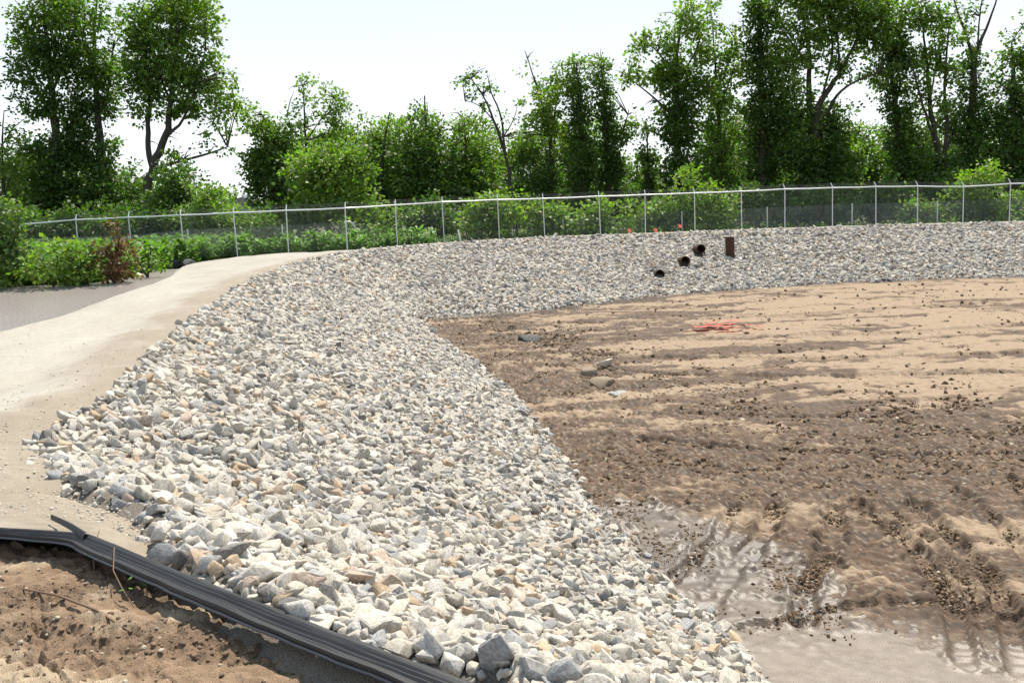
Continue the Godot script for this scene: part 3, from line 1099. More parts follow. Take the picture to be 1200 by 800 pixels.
func weed_plant(rng: RandomNumberGenerator) -> ArrayMesh:
	var blobs: Array = []
	for k in 3:
		blobs.append([rng.randfn() * 0.12, 0.25 + 0.25 * k, rng.randfn() * 0.12, 0.16, 0.2, 1.0, 2])
	var st := SurfaceTool.new()
	st.begin(Mesh.PRIMITIVE_TRIANGLES)
	for k in 26:
		var y := rng.randf() * 0.85
		var a := rng.randf() * TAU
		var r := 0.17 * (1.0 - 0.6 * y)
		var p := Vector3(cos(a * 3.0) * 0.05, y, sin(a * 3.0) * 0.05)
		var d := Vector3(cos(a), rng.randf_range(0.1, 1.1), sin(a)).normalized()
		var l := rng.randf_range(0.1, 0.22) + r * 0.4
		var s := d.cross(UP).normalized() * l * 0.2
		var g := rng.randf_range(0.7, 1.3)
		var col := Color(0.15 * g, 0.26 * g, 0.05 * g)
		for q in [p, p + d * l * 0.5 + s, p + d * l, p, p + d * l, p + d * l * 0.5 - s]:
			st.set_color(col)
			st.set_normal((d.cross(s).normalized()))
			st.add_vertex(q)
	return st.commit()

func weeds() -> void:
	var rng := RandomNumberGenerator.new()
	rng.seed = 55
	var nz := noise(71, 0.35)
	var tr: Array = []
	var cs: Array = []
	while tr.size() < 9500:
		var x := rng.randf_range(-34.0, 31.0)
		var z := rng.randf_range(-60.0, -30.0)
		var fz := -53.0
		for i in RAIL.size() - 1:
			if x >= RAIL[i][0] and x < RAIL[i + 1][0]:
				fz = lerpf(RAIL[i][2], RAIL[i + 1][2], (x - RAIL[i][0]) / (RAIL[i + 1][0] - RAIL[i][0]))
		var ok := false
		var h := 1.0
		if x < -14.2:
			ok = z < -34.2 + 0.12 * (x + 15.4) + 0.8 * nz.get_noise_2d(x, z) and z > -56.0
			if x > -13.3 - 0.3 * (z + 42.0) * -0.5 and z > -42.0:
				ok = false
			h = 1.15
		elif x < -4.0:
			ok = z < fz - 0.5 and z > fz - 3.2
			h = 1.1
		else:
			ok = z < fz - 0.9 and z > fz - 4.5 and rng.randf() < 0.45
			h = 0.6
		if not ok:
			continue
		var s := h * rng.randf_range(0.55, 1.15) * (1.0 + 0.5 * nz.get_noise_2d(x * 2.0, z * 2.0))
		var y := -0.38 if x < -14.2 else base_at(x) - 0.3
		tr.append(Transform3D(Basis.from_euler(Vector3(rng.randfn() * 0.12, rng.randf() * TAU, rng.randfn() * 0.12)).scaled(Vector3(s * 1.3, s, s * 1.3)), Vector3(x, y, z)))
	var holder := Node3D.new()
	holder.name = "weeds"
	holder.set_meta("kind", "stuff")
	holder.set_meta("label", "thick bright green weeds along the fence and the lane")
	holder.set_meta("category", "weeds")
	add_child(holder)
	for m in 4:
		var mm := MultiMesh.new()
		mm.transform_format = MultiMesh.TRANSFORM_3D
		mm.mesh = weed_plant(rng)
		var part: Array = []
		for k in range(m, tr.size(), 4):
			part.append(tr[k])
		stuff_copies("weeds", mm, part, cs, M.leaf, holder)

func distance() -> void:
	var rng := RandomNumberGenerator.new()
	rng.seed = 66
	var v := PackedVector3Array()
	var n := noise(81, 0.01)
	for r in 6:
		for k in 60:
			var a := lerpf(-1.3, 1.3, k / 59.0)
			var rr := 380.0 + r * 120.0
			v.append(Vector3(sin(a) * rr, -2.0 + r * 1.2 + 2.0 * n.get_noise_2d(k * 10.0, r * 9.0), -cos(a) * rr))
	var o := mesh_node("hill", grid_mesh(v, 6, 60), M.ground, self)
	structure(o, "low wooded rise far behind the trees")
	var blobs: Array = []
	for k in 150:
		var a := lerpf(-0.75, 0.75, rng.randf())
		var rr := rng.randf_range(300.0, 360.0)
		blobs.append([sin(a) * rr, rng.randf_range(1.0, 6.0), -cos(a) * rr, rng.randf_range(4.0, 7.0), rng.randf_range(3.5, 5.5), 0.07, rng.randi() % 2])
	var w := mesh_node("distant_wood", leaf_cloud(blobs, 1.1, rng, 90.0), M.leaf, self)
	w.set_meta("kind", "stuff")
	w.set_meta("label", "far wood seen through the gap in the trees on the left")
	w.set_meta("category", "wood")
	var h := thing("distant_house", Vector3(-55.0, -0.4, -215.0))
	tag(h, "small grey building with a white dome in the left tree gap", "house")
	var bx := BoxMesh.new()
	bx.size = Vector3(9.0, 3.4, 7.0)
	var wall := mesh_node("wall", bx, M.wall_grey, h)
	wall.position.y = 1.7
	var pr := PrismMesh.new()
	pr.size = Vector3(9.8, 1.8, 7.8)
	mesh_node("roof", pr, M.roof_grey, h).position.y = 4.3
	var sp := SphereMesh.new()
	sp.radius = 1.1
	sp.height = 2.2
	sp.radial_segments = 20
	sp.rings = 10
	mesh_node("dome", sp, M.white, h).position = Vector3(1.0, 5.0, 2.6)

# ---------------------------------------------------------------- objects
func silt_fence() -> void:
	var f := thing("silt_fence", Vector3.ZERO)
	tag(f, "fallen black silt fence fabric lying between the soil and the stones", "silt fence")
	var rng := RandomNumberGenerator.new()
	rng.seed = 8
	var nz := noise(91, 0.9)
	var nf := noise(92, 6.0, 2)
	# cross-section: back edge, shallow channel, front lip that curls over
	var prof: Array = [[-0.012, -0.02], [0.0, 0.012]]
	for k in 21:
		var u := k / 20.0
		prof.append([0.006 + 0.112 * u, 0.014 - 0.034 * u + (0.0025 if k % 3 == 0 else -0.0015) + 0.008 * sin(u * 7.0)])
	prof.append([0.121, -0.03])
	prof.append([0.118, -0.04])
	var path: Array = []
	for s in SILT:
		path.append(Vector3(s[0], 0, s[1]))
	var fine: Array = []
	for i in path.size() - 1:
		var segs := int(path[i].distance_to(path[i + 1]) / 0.03) + 1
		for k in segs:
			fine.append(path[i].lerp(path[i + 1], float(k) / segs))
	fine.append(path[path.size() - 1])
	# soften the corners
	for it in 14:
		var cp := fine.duplicate()
		for i in range(1, fine.size() - 1):
			fine[i] = (cp[i - 1] + cp[i] * 2.0 + cp[i + 1]) * 0.25
	var v := PackedVector3Array()
	var hv := PackedVector3Array()
	for i in fine.size():
		var t: Vector3 = (fine[mini(i + 1, fine.size() - 1)] - fine[maxi(i - 1, 0)]).normalized()
		var out := Vector3(-t.z, 0, t.x)
		if out.z < 0.0:
			out = -out
		var p: Vector3 = fine[i]
		var narrow := smoothstep(-2.55, -2.9, p.x)
		var wid := lerpf(1.0, 0.48, narrow) * (1.0 + 0.12 * nz.get_noise_1d(p.x * 2.0))
		for k in prof.size():
			var q: Vector3 = p + out * (prof[k][0] * wid + 0.02) + UP * (prof[k][1] * (1.0 - 0.3 * narrow) + 0.025 + 0.007 * nz.get_noise_2d(p.x * 2.0, k * 0.05) + 0.006 * nz.get_noise_2d(p.x * 0.6 + 30.0, k * 0.35) + 0.003 * nf.get_noise_2d(p.x * 0.15, k * 3.0))
			v.append(q)
		for k in 4:
			hv.append(v[v.size() - 1] + UP * [0.0, -0.008, -0.016, -0.02][k] + out * [0.0, 0.007, 0.004, -0.008][k])
	mesh_node("fabric", grid_mesh(v, fine.size(), prof.size()), M.black, f)
	mesh_node("hem", grid_mesh(hv, fine.size(), 4), M.hem, f)
	# loose flap behind the kink
	var st := begin()
	var fl := [Vector3(-3.1, 0.05, -6.44), Vector3(-2.97, 0.06, -6.31), Vector3(-2.84, 0.065, -6.18), Vector3(-2.68, 0.05, -6.03)]
	var fv := PackedVector3Array()
	for i in fl.size():
		var w: float = [0.003, 0.008, 0.013, 0.018][i]
		for k in 4:
			fv.append(fl[i] + Vector3(-0.55, 0.0, 0.55) * w * k + UP * [0.0, 0.016, 0.012, -0.02][k])
	mesh_node("flap", grid_mesh(fv, fl.size(), 4), M.black, f)
	# dry stick, vines and seedlings in front of it
	var s := thing("dry_stick", Vector3(-2.87, -0.1, -5.52))
	tag(s, "long thin dry stick lying on the soil below the silt fence", "stick")
	st = begin()
	tube(st, [Vector3(0, 0.01, 0), Vector3(0.3, 0.035, 0.2), Vector3(0.6, 0.03, 0.42), Vector3(0.88, 0.01, 0.68)], [0.006, 0.008, 0.008, 0.006], 6)
	mesh_node("shaft", commit(st), M.twig, s)
	st = begin()
	tube(st, [Vector3(0.3, 0.035, 0.2), Vector3(0.27, 0.03, 0.28), Vector3(0.2, 0.015, 0.36)], [0.004, 0.003, 0.002], 5)
	mesh_node("side_twig", commit(st), M.twig, s)
	var stems := [
		["seedling", "leafy seedling on a dry stem draped over the kink of the silt fence", [Vector3(-2.63, 0.06, -6.06), Vector3(-2.6, 0.03, -5.93), Vector3(-2.59, -0.04, -5.85), Vector3(-2.58, -0.13, -5.82)], Vector3(-2.63, -0.03, -5.86), 8],
		["seedling_001", "thin bent stem with one small leaf hanging from the silt fence", [Vector3(-2.42, 0.05, -5.76), Vector3(-2.33, 0.0, -5.5), Vector3(-2.22, -0.04, -5.33), Vector3(-2.12, -0.11, -5.22)], Vector3(-2.19, -0.03, -5.29), 3],
		["seedling_002", "small pale seedling standing in the shadow of the silt fence", [Vector3(-2.12, -0.13, -5.42), Vector3(-2.12, -0.06, -5.42)], Vector3(-2.12, -0.05, -5.42), 7]]
	for d in stems:
		var o := thing(d[0], d[2][d[2].size() - 1])
		used[d[0]] = 1
		o.name = d[0]
		tag(o, d[1], "seedling")
		st = begin()
		var pp: Array = []
		var rr: Array = []
		for q in d[2]:
			pp.append(q - o.position)
			rr.append(0.0035)
		tube(st, pp, rr, 5)
		mesh_node("stem", commit(st), M.twig, o)
		for k in d[4]:
			var a: float = TAU * k / d[4] + rng.randf()
			var dir := Vector3(cos(a), rng.randf_range(-0.2, 0.8), sin(a)).normalized()
			var p: Vector3 = d[3] - o.position + Vector3(rng.randfn(), rng.randfn(), rng.randfn()) * 0.012
			var side := dir.cross(UP).normalized() * 0.009
			var lf := begin(false)
			lf.set_color(Color(0.16, 0.33, 0.05))
			for q in [p, p + dir * 0.018 + side, p + dir * 0.036, p, p + dir * 0.036, p + dir * 0.018 - side]:
				lf.add_vertex(q)
			mesh_node("leaf", commit(lf), M.leaf, o)

func hollow(len_: float, r: float) -> ArrayMesh:
	# an open pipe along +y from 0 to len_
	var st := begin()
	var k := 26
	var pr := [[r, -0.6], [r, len_], [r * 0.9, len_], [r * 0.9, -0.6]]
	for i in pr.size() - 1:
		for j in k:
			var a := TAU * j / k
			var b := TAU * (j + 1) / k
			var p0 := Vector3(cos(a) * pr[i][0], pr[i][1], sin(a) * pr[i][0])
			var p1 := Vector3(cos(b) * pr[i][0], pr[i][1], sin(b) * pr[i][0])
			var q0 := Vector3(cos(a) * pr[i + 1][0], pr[i + 1][1], sin(a) * pr[i + 1][0])
			var q1 := Vector3(cos(b) * pr[i + 1][0], pr[i + 1][1], sin(b) * pr[i + 1][0])
			st.set_smooth_group(i)
			for q in [p0, q0, p1, p1, q0, q1]:
				st.add_vertex(q)
	return commit(st)

func disc(r: float) -> ArrayMesh:
	var st := begin(false)
	for j in 24:
		for q in [Vector3.ZERO, Vector3(cos(TAU * j / 24), 0, sin(TAU * j / 24)) * r, Vector3(cos(TAU * (j + 1) / 24), 0, sin(TAU * (j + 1) / 24)) * r]:
			st.add_vertex(q)
	return commit(st)

func pipes_and_marks() -> void:
	var data := [["lowest of three rusty drain pipes poking out of the far stone bank", Vector3(7.0, -1.85, -47.5)], ["middle one of three rusty drain pipes poking out of the far stone bank", Vector3(8.48, -1.36, -49.0)], ["highest of three rusty drain pipes poking out of the far stone bank", Vector3(9.49, -0.89, -50.3)]]
	for d in data:
		var o := thing("drain_pipe", d[1])
		tag(o, d[0], "pipe", "drain pipes in the far bank")
		o.basis = Basis(Vector3.RIGHT, deg_to_rad(84.0)) * Basis(Vector3(0, 0, 1), -0.12)
		mesh_node("pipe_wall", hollow(0.55, 0.225), M.rust, o)
		mesh_node("pipe_inside", disc(0.21), M.rust, o).position.y = -0.1
	var s := thing("standpipe", Vector3(11.04, -1.2, -50.0))
	tag(s, "upright rusty standpipe on the far stone bank", "pipe")
	s.rotation.z = 0.02
	mesh_node("pipe_wall", hollow(0.88, 0.22), M.rust, s)
	mesh_node("pipe_inside", disc(0.2), M.rust, s).position.y = 0.5
	var fl := [["leftmost low red survey flag on the far crest", Vector3(6.21, -0.1, -52.1), 0.34], ["middle red survey flag on the far crest", Vector3(7.53, -0.16, -52.0), 0.38], ["rightmost and tallest red survey flag on the far crest", Vector3(8.81, -0.14, -52.1), 0.5]]
	for d in fl:
		var o := thing("survey_flag", d[1])
		tag(o, d[0], "flag", "survey flags on the far crest")
		var st := begin()
		tube(st, [Vector3.ZERO, Vector3(0.01, d[2], 0)], [0.008, 0.008], 5)
		mesh_node("wire", commit(st), M.wire, o)
		st = begin()
		for r in 2:
			for k in 4:
				var q: Array = []
				for c in [[0, 0], [1, 0], [0, 1], [1, 1]]:
					q.append(Vector3(0.02 + (k + c[0]) * 0.045, d[2] - (r + c[1]) * 0.085 - 0.012 * (k + c[0]), 0.04 * sin((k + c[0]) * 1.7) + 0.07 * (r + c[1])))
				for p in [q[0], q[1], q[2], q[2], q[1], q[3]]:
					st.add_vertex(p)
		mesh_node("flag", commit(st), M.red, o)
	# red plastic tape on the mud
	var t := thing("red_tape", Vector3(7.25, -2.55, -33.5))
	tag(t, "tangle of bright red tape lying on the far mud", "tape")
	var rng := RandomNumberGenerator.new()
	rng.seed = 31
	for b in [[-1.15, 0.1, 0.0, 0.3, 0.24], [-0.7, -0.5, 0.3, -0.2, 0.18], [0.1, -1.1, 0.8, -0.8, 0.18], [-0.5, 0.9, 0.4, 0.7, 0.1], [0.6, 0.1, 1.1, 0.7, 0.15], [-0.4, -1.3, 0.0, -1.0, 0.1]]:
		var v := PackedVector3Array()
		var cols := 14
		for r in 3:
			for k in cols:
				var u := k / float(cols - 1)
				var x := lerpf(b[0], b[2], u)
				var z := lerpf(b[1], b[3], u) + 0.12 * sin(u * 7.0 + b[0] * 5.0)
				v.append(Vector3(x, 0.03 + 0.03 * absf(sin(u * 9.0 + b[1] * 8.0)) + 0.01 * r, z + (r - 1) * b[4]))
		mesh_node("strip", grid_mesh(v, 3, cols), M.red, t)
	# loose rocks on the mud
	var rk := [
		["flat_rock", "large tan flat slab tilted on the brown mud", Vector3(2.17, -2.6, -24.4), Vector3(0.5, 0.2, 0.36), "tan_rock", 0.5],
		["flat_rock_001", "grey flat stone sliding off the tan slab toward the camera", Vector3(2.42, -2.64, -23.1), Vector3(0.34, 0.14, 0.5), "grey_rock", 0.4],
		["flat_rock_002", "brown angular rock just behind the tan slab", Vector3(1.95, -2.58, -25.8), Vector3(0.34, 0.2, 0.28), "tan_rock", 1.4],
		["flat_rock_003", "pale pointed slab farther behind the tan slab", Vector3(2.5, -2.56, -27.0), Vector3(0.34, 0.16, 0.26), "pale_rock", 2.2],
		["dark_slab", "dark wet slab at the head of a grey gravel streak", Vector3(0.6, -2.56, -32.6), Vector3(0.62, 0.2, 0.5), "dark_rock", 0.2],
		["boulder", "pale boulder half hidden in the weeds at the left edge", Vector3(-19.2, -0.35, -39.0), Vector3(0.75, 0.55, 0.5), "pale_rock", 0.8],
		["dark_block", "dark block of rubble where the road meets the weeds", Vector3(-14.5, -0.2, -43.6), Vector3(0.55, 0.45, 0.5), "dark_rock", 0.3],
		["dark_block_001", "second dark rubble block right beside the first at the road end", Vector3(-13.9, -0.2, -43.4), Vector3(0.5, 0.4, 0.4), "dark_rock", 1.3],
		["pale_rock", "small white stone at the road edge left of the dark rubble", Vector3(-14.0, -0.25, -37.9), Vector3(0.22, 0.16, 0.2), "pale_rock", 0.3]]
	for d in rk:
		var o := MeshInstance3D.new()
		o.name = d[0]
		o.mesh = rock(rng, 5)
		o.material_override = M[d[4]]
		o.basis = Basis.from_euler(Vector3(rng.randfn() * 0.12, d[5], rng.randfn() * 0.12)) * Basis.from_scale(d[3] * 1.25)
		o.position = d[2]
		add_child(o)
		tag(o, d[1], "rock")

func rubble() -> void:
	var rng := RandomNumberGenerator.new()
	rng.seed = 17
	var nz := noise(95, 0.45)
	var toe: Array = []
	for t in TOE_X:
		toe.append(Vector2(t[0], t[1]))
	var sets := [["mud_clods", 110000, "dark lumps of earth churned up on the basin floor", "clods"], ["mud_pebbles", 8000, "pale pebbles scattered over the basin floor", "pebbles"]]
	for si in 2:
		var mm := MultiMesh.new()
		mm.transform_format = MultiMesh.TRANSFORM_3D
		mm.use_colors = true
		mm.mesh = stone_meshes[5 + si]
		var tr: Array = []
		var cs: Array = []
		var tries := 0
		while tr.size() < sets[si][1] and tries < 1200000:
			tries += 1
			var z := -8.0 - 38.0 * pow(rng.randf(), 1.3)
			var tx := along(toe, z)
			var x := rng.randf_range(tx - 0.3, tx + 6.0 + 0.5 * -z)
			var band := exp(-pow((-z - 17.0 + 0.12 * x) / 3.2, 2.0))
			var left := exp(-pow((x - tx - 2.0) / 2.5, 2.0)) * smoothstep(15.0, 18.0, -z)
			var gs := 0.0
			if si == 1:
				gs = exp(-pow(seg_dist(Vector2(x, z), [[0.7, -32.2], [1.6, -29.0]]).x / 0.35, 2.0)) * 2.0
			var cl := exp(-(pow((x - 4.0) / 1.2, 2.0) + pow((z + 11.7) / 1.5, 2.0)))
			var dens := 0.05 + 0.75 * band + 0.6 * left + gs + 1.2 * cl
			dens *= smoothstep(-0.25, 0.35, nz.get_noise_2d(x, z) + 0.1)
			if si == 0:
				dens *= lerpf(1.0, 0.3, smoothstep(20.0, 27.0, -z) * smoothstep(2.0, 5.0, x - tx))
			if -z < 14.5:
				dens *= 0.7 * smoothstep(9.6, 11.0, -z)
				if seg_dist(Vector2(x, z), [[3.5, -13.5], [2.95, -12.5], [2.2, -11.0]]).x < 0.25:
					continue
			if rng.randf() > dens:
				continue
			var s := (0.01 + 0.055 * pow(rng.randf(), 9.0)) * (1.0 + 0.02 * -z)
			if -z < 14.5:
				s = minf(s, 0.035)
			tr.append(Transform3D(Basis(Vector3(rng.randfn(), rng.randfn(), rng.randfn()).normalized(), rng.randf() * TAU) * Basis.from_scale(Vector3(s * 1.3, s * 0.7, s)), Vector3(x, FLOOR_Y + s * 0.08, z)))
			var g := rng.randf_range(0.6, 1.4)
			cs.append(Color(0.17 * g, 0.113 * g, 0.067 * g) if si == 0 else Color(0.44 * g, 0.39 * g, 0.31 * g))
		stuff_copies(sets[si][0], mm, tr, cs, M.stone_vc, self, sets[si][2], sets[si][3])

const TREES := [
	["deciduous_tree", "tall dark twin-stemmed tree at the left end of the tree line", "tall", -30.86, -69.60, 0.22,
		[[[0.0,-0.15,0.0,0.357],[0.33,5.52,0.0,0.306],[0.53,10.62,0.0,0.221],[0.61,15.63,0.0,0.102],[0.76,18.08,0.0,0.043]],[[2.47,0.2,0.0,0.306],[3.23,5.39,-0.24,0.272],[3.34,9.94,-0.48,0.204],[3.45,14.4,-0.71,0.119],[3.98,17.41,-0.95,0.043]],[[0.58,8.93,0.0,0.119],[-0.81,11.52,-0.36,0.076],[-1.51,14.06,-0.71,0.034]],[[3.28,8.25,0.0,0.102],[4.51,11.3,-0.09,0.06],[4.82,13.24,-0.19,0.025]],[[0.53,10.62,0.0,0.119],[1.68,13.37,-0.31,0.085],[2.2,16.66,-0.62,0.034]]],
		[[-0.7,15.13,-0.68,1.56,2.17,0.75,1],[1.15,16.43,-0.19,1.95,2.17,0.9,1],[3.3,15.24,0.87,2.08,2.43,0.9,1],[-1.12,12.37,0.39,1.3,1.66,0.8,0],[0.88,12.85,0.52,1.95,2.17,1.1,0],[3.45,12.18,-0.47,1.69,2.17,1.0,1],[-0.09,10.2,0.06,1.56,1.41,0.9,0],[2.28,9.7,-0.38,1.69,1.66,1.0,0],[4.04,10.02,-0.26,0.78,1.15,0.7,1],[0.74,7.22,-0.61,1.56,1.79,1.2,0],[2.89,6.67,-0.45,1.56,1.92,1.2,0],[0.18,4.08,0.72,1.69,2.17,1.3,0],[2.84,3.8,0.56,1.69,1.92,1.3,0],[-1.08,6.44,0.36,1.17,1.41,0.9,0],[-1.82,14.35,0.16,0.52,1.02,0.4,1],[5.21,13.78,-0.12,0.39,0.89,0.4,1]]],
	["deciduous_tree_001", "forked spreading tree with a bare lower trunk and a long side limb", "tall", -24.15, -67.28, 0.22,
		[[[-0.11,-0.15,0.0,0.34],[0.42,3.49,0.0,0.306],[0.94,5.42,0.0,0.281],[2.01,7.31,0.0,0.221],[2.54,9.48,0.0,0.17],[3.16,12.7,0.0,0.102],[3.56,15.88,0.0,0.043]],[[0.94,5.42,0.0,0.204],[0.75,7.09,-0.17,0.17],[0.98,9.54,-0.34,0.128],[1.07,12.79,-0.51,0.068],[1.4,15.18,-0.68,0.034]],[[1.09,5.3,0.0,0.119],[3.04,5.72,0.11,0.093],[4.76,6.09,0.23,0.068],[6.09,6.47,0.34,0.034]],[[2.01,7.31,0.0,0.119],[3.28,8.35,0.21,0.085],[4.41,10.49,0.42,0.051],[5.26,12.61,0.63,0.025]],[[2.54,9.48,0.0,0.085],[1.96,11.67,0.32,0.06],[1.83,13.83,0.64,0.025]]],
		[[1.33,14.38,0.57,1.51,2.1,0.9,1],[3.34,15.26,-0.88,2.14,2.1,0.95,2],[5.09,14.49,0.11,1.01,2.22,0.8,2],[0.8,11.72,0.24,1.38,2.1,0.95,1],[2.76,11.91,0.01,2.14,2.1,1.0,1],[4.84,11.55,-0.45,1.38,1.85,0.8,2],[1.32,9.53,-0.04,1.63,1.23,0.7,1],[3.38,9.55,-0.72,1.76,1.23,0.75,1],[5.67,10.16,0.44,1.01,1.61,0.45,2],[6.48,8.49,0.37,1.01,1.36,0.4,2],[5.18,7.72,0.06,1.26,0.99,0.4,2],[2.57,6.73,-0.2,1.01,0.86,0.3,2],[5.63,6.33,0.41,1.01,0.62,0.4,1],[3.68,5.86,0.07,1.01,0.86,0.4,2],[6.8,10.39,0.24,0.63,1.23,0.3,2]]],
	["small_tree", "light feathery small tree cut off by the left edge of the picture", "understory", -32.94, -66.12, 0.19,
		[[[0.06,-0.15,0.0,0.136],[0.33,3.87,0.0,0.102],[0.59,7.13,0.0,0.06],[0.95,9.27,0.0,0.025]]],
		[[0.04,7.15,0.56,1.61,1.7,0.6,2],[0.85,5.49,0.01,1.36,1.58,0.8,2],[-0.23,3.34,-0.15,1.73,1.82,0.9,1],[1.81,8.16,0.07,0.74,0.97,0.35,2]]],
	["deciduous_tree_002", "rounded mid-height tree standing right of the sky gap", "understory", -16.27, -69.60, 0.21,
		[[[0.0,-0.15,0.0,0.221],[0.16,3.75,0.0,0.187],[0.14,6.62,0.0,0.119],[0.07,8.62,0.0,0.043]],[[0.16,3.75,0.0,0.102],[1.26,6.01,-0.06,0.068],[1.85,7.69,-0.12,0.025]]],
		[[-0.42,8.35,-0.4,1.17,1.02,0.8,2],[0.51,6.89,-0.33,1.69,1.53,1.1,1],[1.06,4.87,0.45,1.43,1.66,1.2,0],[-0.37,5.22,-0.59,1.3,1.53,1.1,0],[0.22,3.06,-0.83,1.82,1.66,1.2,0],[-0.97,7.24,0.08,0.65,0.89,0.6,2]]],
	["slender_tree", "slender airy tree with a thin straight stem above the shrubs", "tall", -14.14, -71.92, 0.20,
		[[[0.0,-0.15,0.0,0.136],[0.19,4.28,0.0,0.111],[0.26,7.83,0.0,0.076],[0.35,10.74,0.0,0.025]],[[0.26,6.95,0.0,0.051],[1.37,8.37,-0.2,0.034],[2.49,9.78,-0.4,0.017]],[[0.21,6.36,0.0,0.051],[-0.64,7.87,0.03,0.034],[-0.93,8.76,0.06,0.017]]],
		[[0.12,10.06,-0.03,1.08,1.19,0.42,2],[2.06,9.63,-0.19,1.21,1.32,0.45,2],[3.0,8.59,0.47,0.94,1.45,0.5,2],[-0.44,8.15,-0.29,0.94,1.06,0.4,1],[1.15,7.79,-0.12,1.34,1.06,0.45,2],[2.47,6.85,-0.4,1.34,1.19,0.7,1],[0.78,11.02,0.11,0.81,0.53,0.2,2]]],
	["broad_shrub", "broad light green shrub mass behind the fence right of the slender tree", "understory", -10.29, -58.00, 0.20,
		[[[0.0,-0.15,0.0,0.119],[0.1,2.41,0.0,0.102],[-0.35,4.35,0.0,0.051]],[[0.1,2.41,0.0,0.085],[1.1,4.29,-0.2,0.043]]],
		[[-0.93,4.38,-0.19,1.3,1.17,1.1,2],[0.64,4.55,0.35,1.41,1.28,1.1,2],[2.01,4.73,-0.17,0.98,1.28,1.0,1],[-0.47,2.67,0.1,1.63,1.38,1.2,1],[1.48,2.59,0.61,1.52,1.28,1.1,2]]],
	["deciduous_tree_003", "shaded round tree beside the conical tree with light twigs on top", "understory", -8.81, -69.60, 0.21,
		[[[0.0,-0.15,0.0,0.204],[0.28,3.43,0.0,0.17],[0.68,6.29,0.0,0.085],[1.16,8.43,0.0,0.025]]],
		[[-0.39,5.76,-0.52,1.3,1.28,0.9,1],[1.19,6.95,-0.46,1.04,1.15,0.6,2],[0.27,4.3,-0.53,1.95,1.66,1.3,0],[-0.16,2.0,0.55,2.08,1.66,1.3,0],[1.83,5.95,0.09,0.78,1.02,0.6,2],[-0.73,6.92,-0.2,0.78,0.77,0.45,2]]],
	["conical_tree", "dark conical tree with a pointed top left of the leaning tree", "tall", -5.37, -68.44, 0.22,
		[[[0.0,-0.15,0.0,0.255],[0.22,3.84,0.0,0.204],[0.23,7.22,0.0,0.102],[0.24,9.34,0.0,0.025]]],
		[[0.25,8.61,-0.11,0.64,0.75,0.7,1],[0.3,7.33,-0.41,1.28,1.0,0.9,1],[-0.55,6.41,-0.04,1.02,1.0,0.9,1],[1.04,6.35,-0.53,1.15,1.13,0.9,1],[0.06,4.98,0.4,2.05,1.51,1.2,0],[-0.96,3.32,0.61,1.54,1.63,1.2,1],[0.99,3.13,0.81,1.79,1.76,1.3,0],[-0.03,1.29,0.51,2.17,1.51,1.3,0]]],
	["deciduous_tree_004", "pale green bushy tree directly right of the conical tree", "understory", -2.64, -69.60, 0.21,
		[[[0.0,-0.15,0.0,0.187],[0.09,2.6,0.0,0.153],[0.08,6.05,0.0,0.085],[0.06,7.88,0.0,0.025]]],
		[[0.09,7.31,0.54,1.17,1.02,0.75,2],[0.65,5.74,-0.75,1.56,1.28,0.95,2],[-0.44,4.93,-0.25,1.17,1.28,1.0,1],[0.9,3.61,0.67,1.43,1.53,1.0,1],[-0.15,2.61,0.47,1.69,1.53,1.1,1],[1.59,2.24,-0.09,1.04,1.53,0.8,2]]],
	["leaning_tree", "half bare leaning tree with sparse leaf tufts at its top", "tall", 0.52, -67.28, 0.19,
		[[[0.11,-0.15,0.0,0.17],[-0.1,2.75,0.0,0.145],[-0.44,5.27,0.0,0.119],[-1.13,7.5,0.0,0.085],[-1.73,9.06,0.0,0.051],[-2.45,10.17,0.0,0.021]],[[-0.44,5.27,0.0,0.085],[-0.57,7.48,0.4,0.068],[-1.16,9.14,0.8,0.043],[-1.34,10.24,1.2,0.017]],[[-1.13,7.5,0.0,0.051],[-1.98,8.41,0.11,0.034],[-2.91,8.78,0.22,0.017]],[[-0.5,6.37,0.0,0.051],[0.22,7.44,0.29,0.03],[0.47,8.25,0.57,0.017]]],
		[[-2.68,10.18,-0.18,0.88,0.49,0.4,1],[-1.88,10.48,-0.27,0.88,0.49,0.35,1],[-2.5,9.31,-0.05,0.88,0.56,0.4,1],[-1.25,9.69,-0.23,0.63,0.62,0.35,1],[-3.14,9.77,-0.07,0.63,0.49,0.25,1],[-1.53,8.5,0.26,0.57,0.43,0.25,1],[-0.01,7.34,-0.08,0.5,0.62,0.25,2],[0.38,6.06,-0.25,0.5,0.74,0.3,2],[-0.56,4.99,-0.23,0.5,0.49,0.25,2]]],
	["deciduous_tree_005", "light feathery tree with a thin tapering top left of two ivy columns", "tall", 3.12, -69.60, 0.21,
		[[[0.35,-0.15,0.0,0.221],[0.13,2.93,0.0,0.187],[0.03,6.38,0.0,0.128],[-0.56,9.24,0.0,0.068],[-1.27,11.63,0.0,0.025]],[[0.03,6.38,0.0,0.085],[0.71,9.19,-0.3,0.051],[0.66,10.88,-0.59,0.025]]],
		[[-1.17,11.4,0.18,0.65,0.77,0.35,2],[-0.53,10.08,-0.13,0.91,1.02,0.6,2],[0.52,10.21,-0.16,0.78,1.15,0.6,2],[-1.15,8.98,-0.31,0.78,0.89,0.5,2],[0.16,8.36,0.69,1.43,1.28,0.9,2],[-0.76,6.98,-0.1,1.3,1.28,0.9,1],[0.49,6.36,-0.34,1.17,1.28,0.9,2],[-1.32,4.72,-0.52,1.17,1.41,1.0,0],[0.01,4.38,-0.46,1.04,1.28,0.7,1],[-1.96,6.18,-0.26,0.78,1.02,0.5,2],[-1.05,2.69,0.23,1.3,1.41,1.1,0]]],
	["ivy_covered_tree", "left one of two ivy smothered trunks standing like dark green columns", "tall", 5.04, -68.44, 0.20,
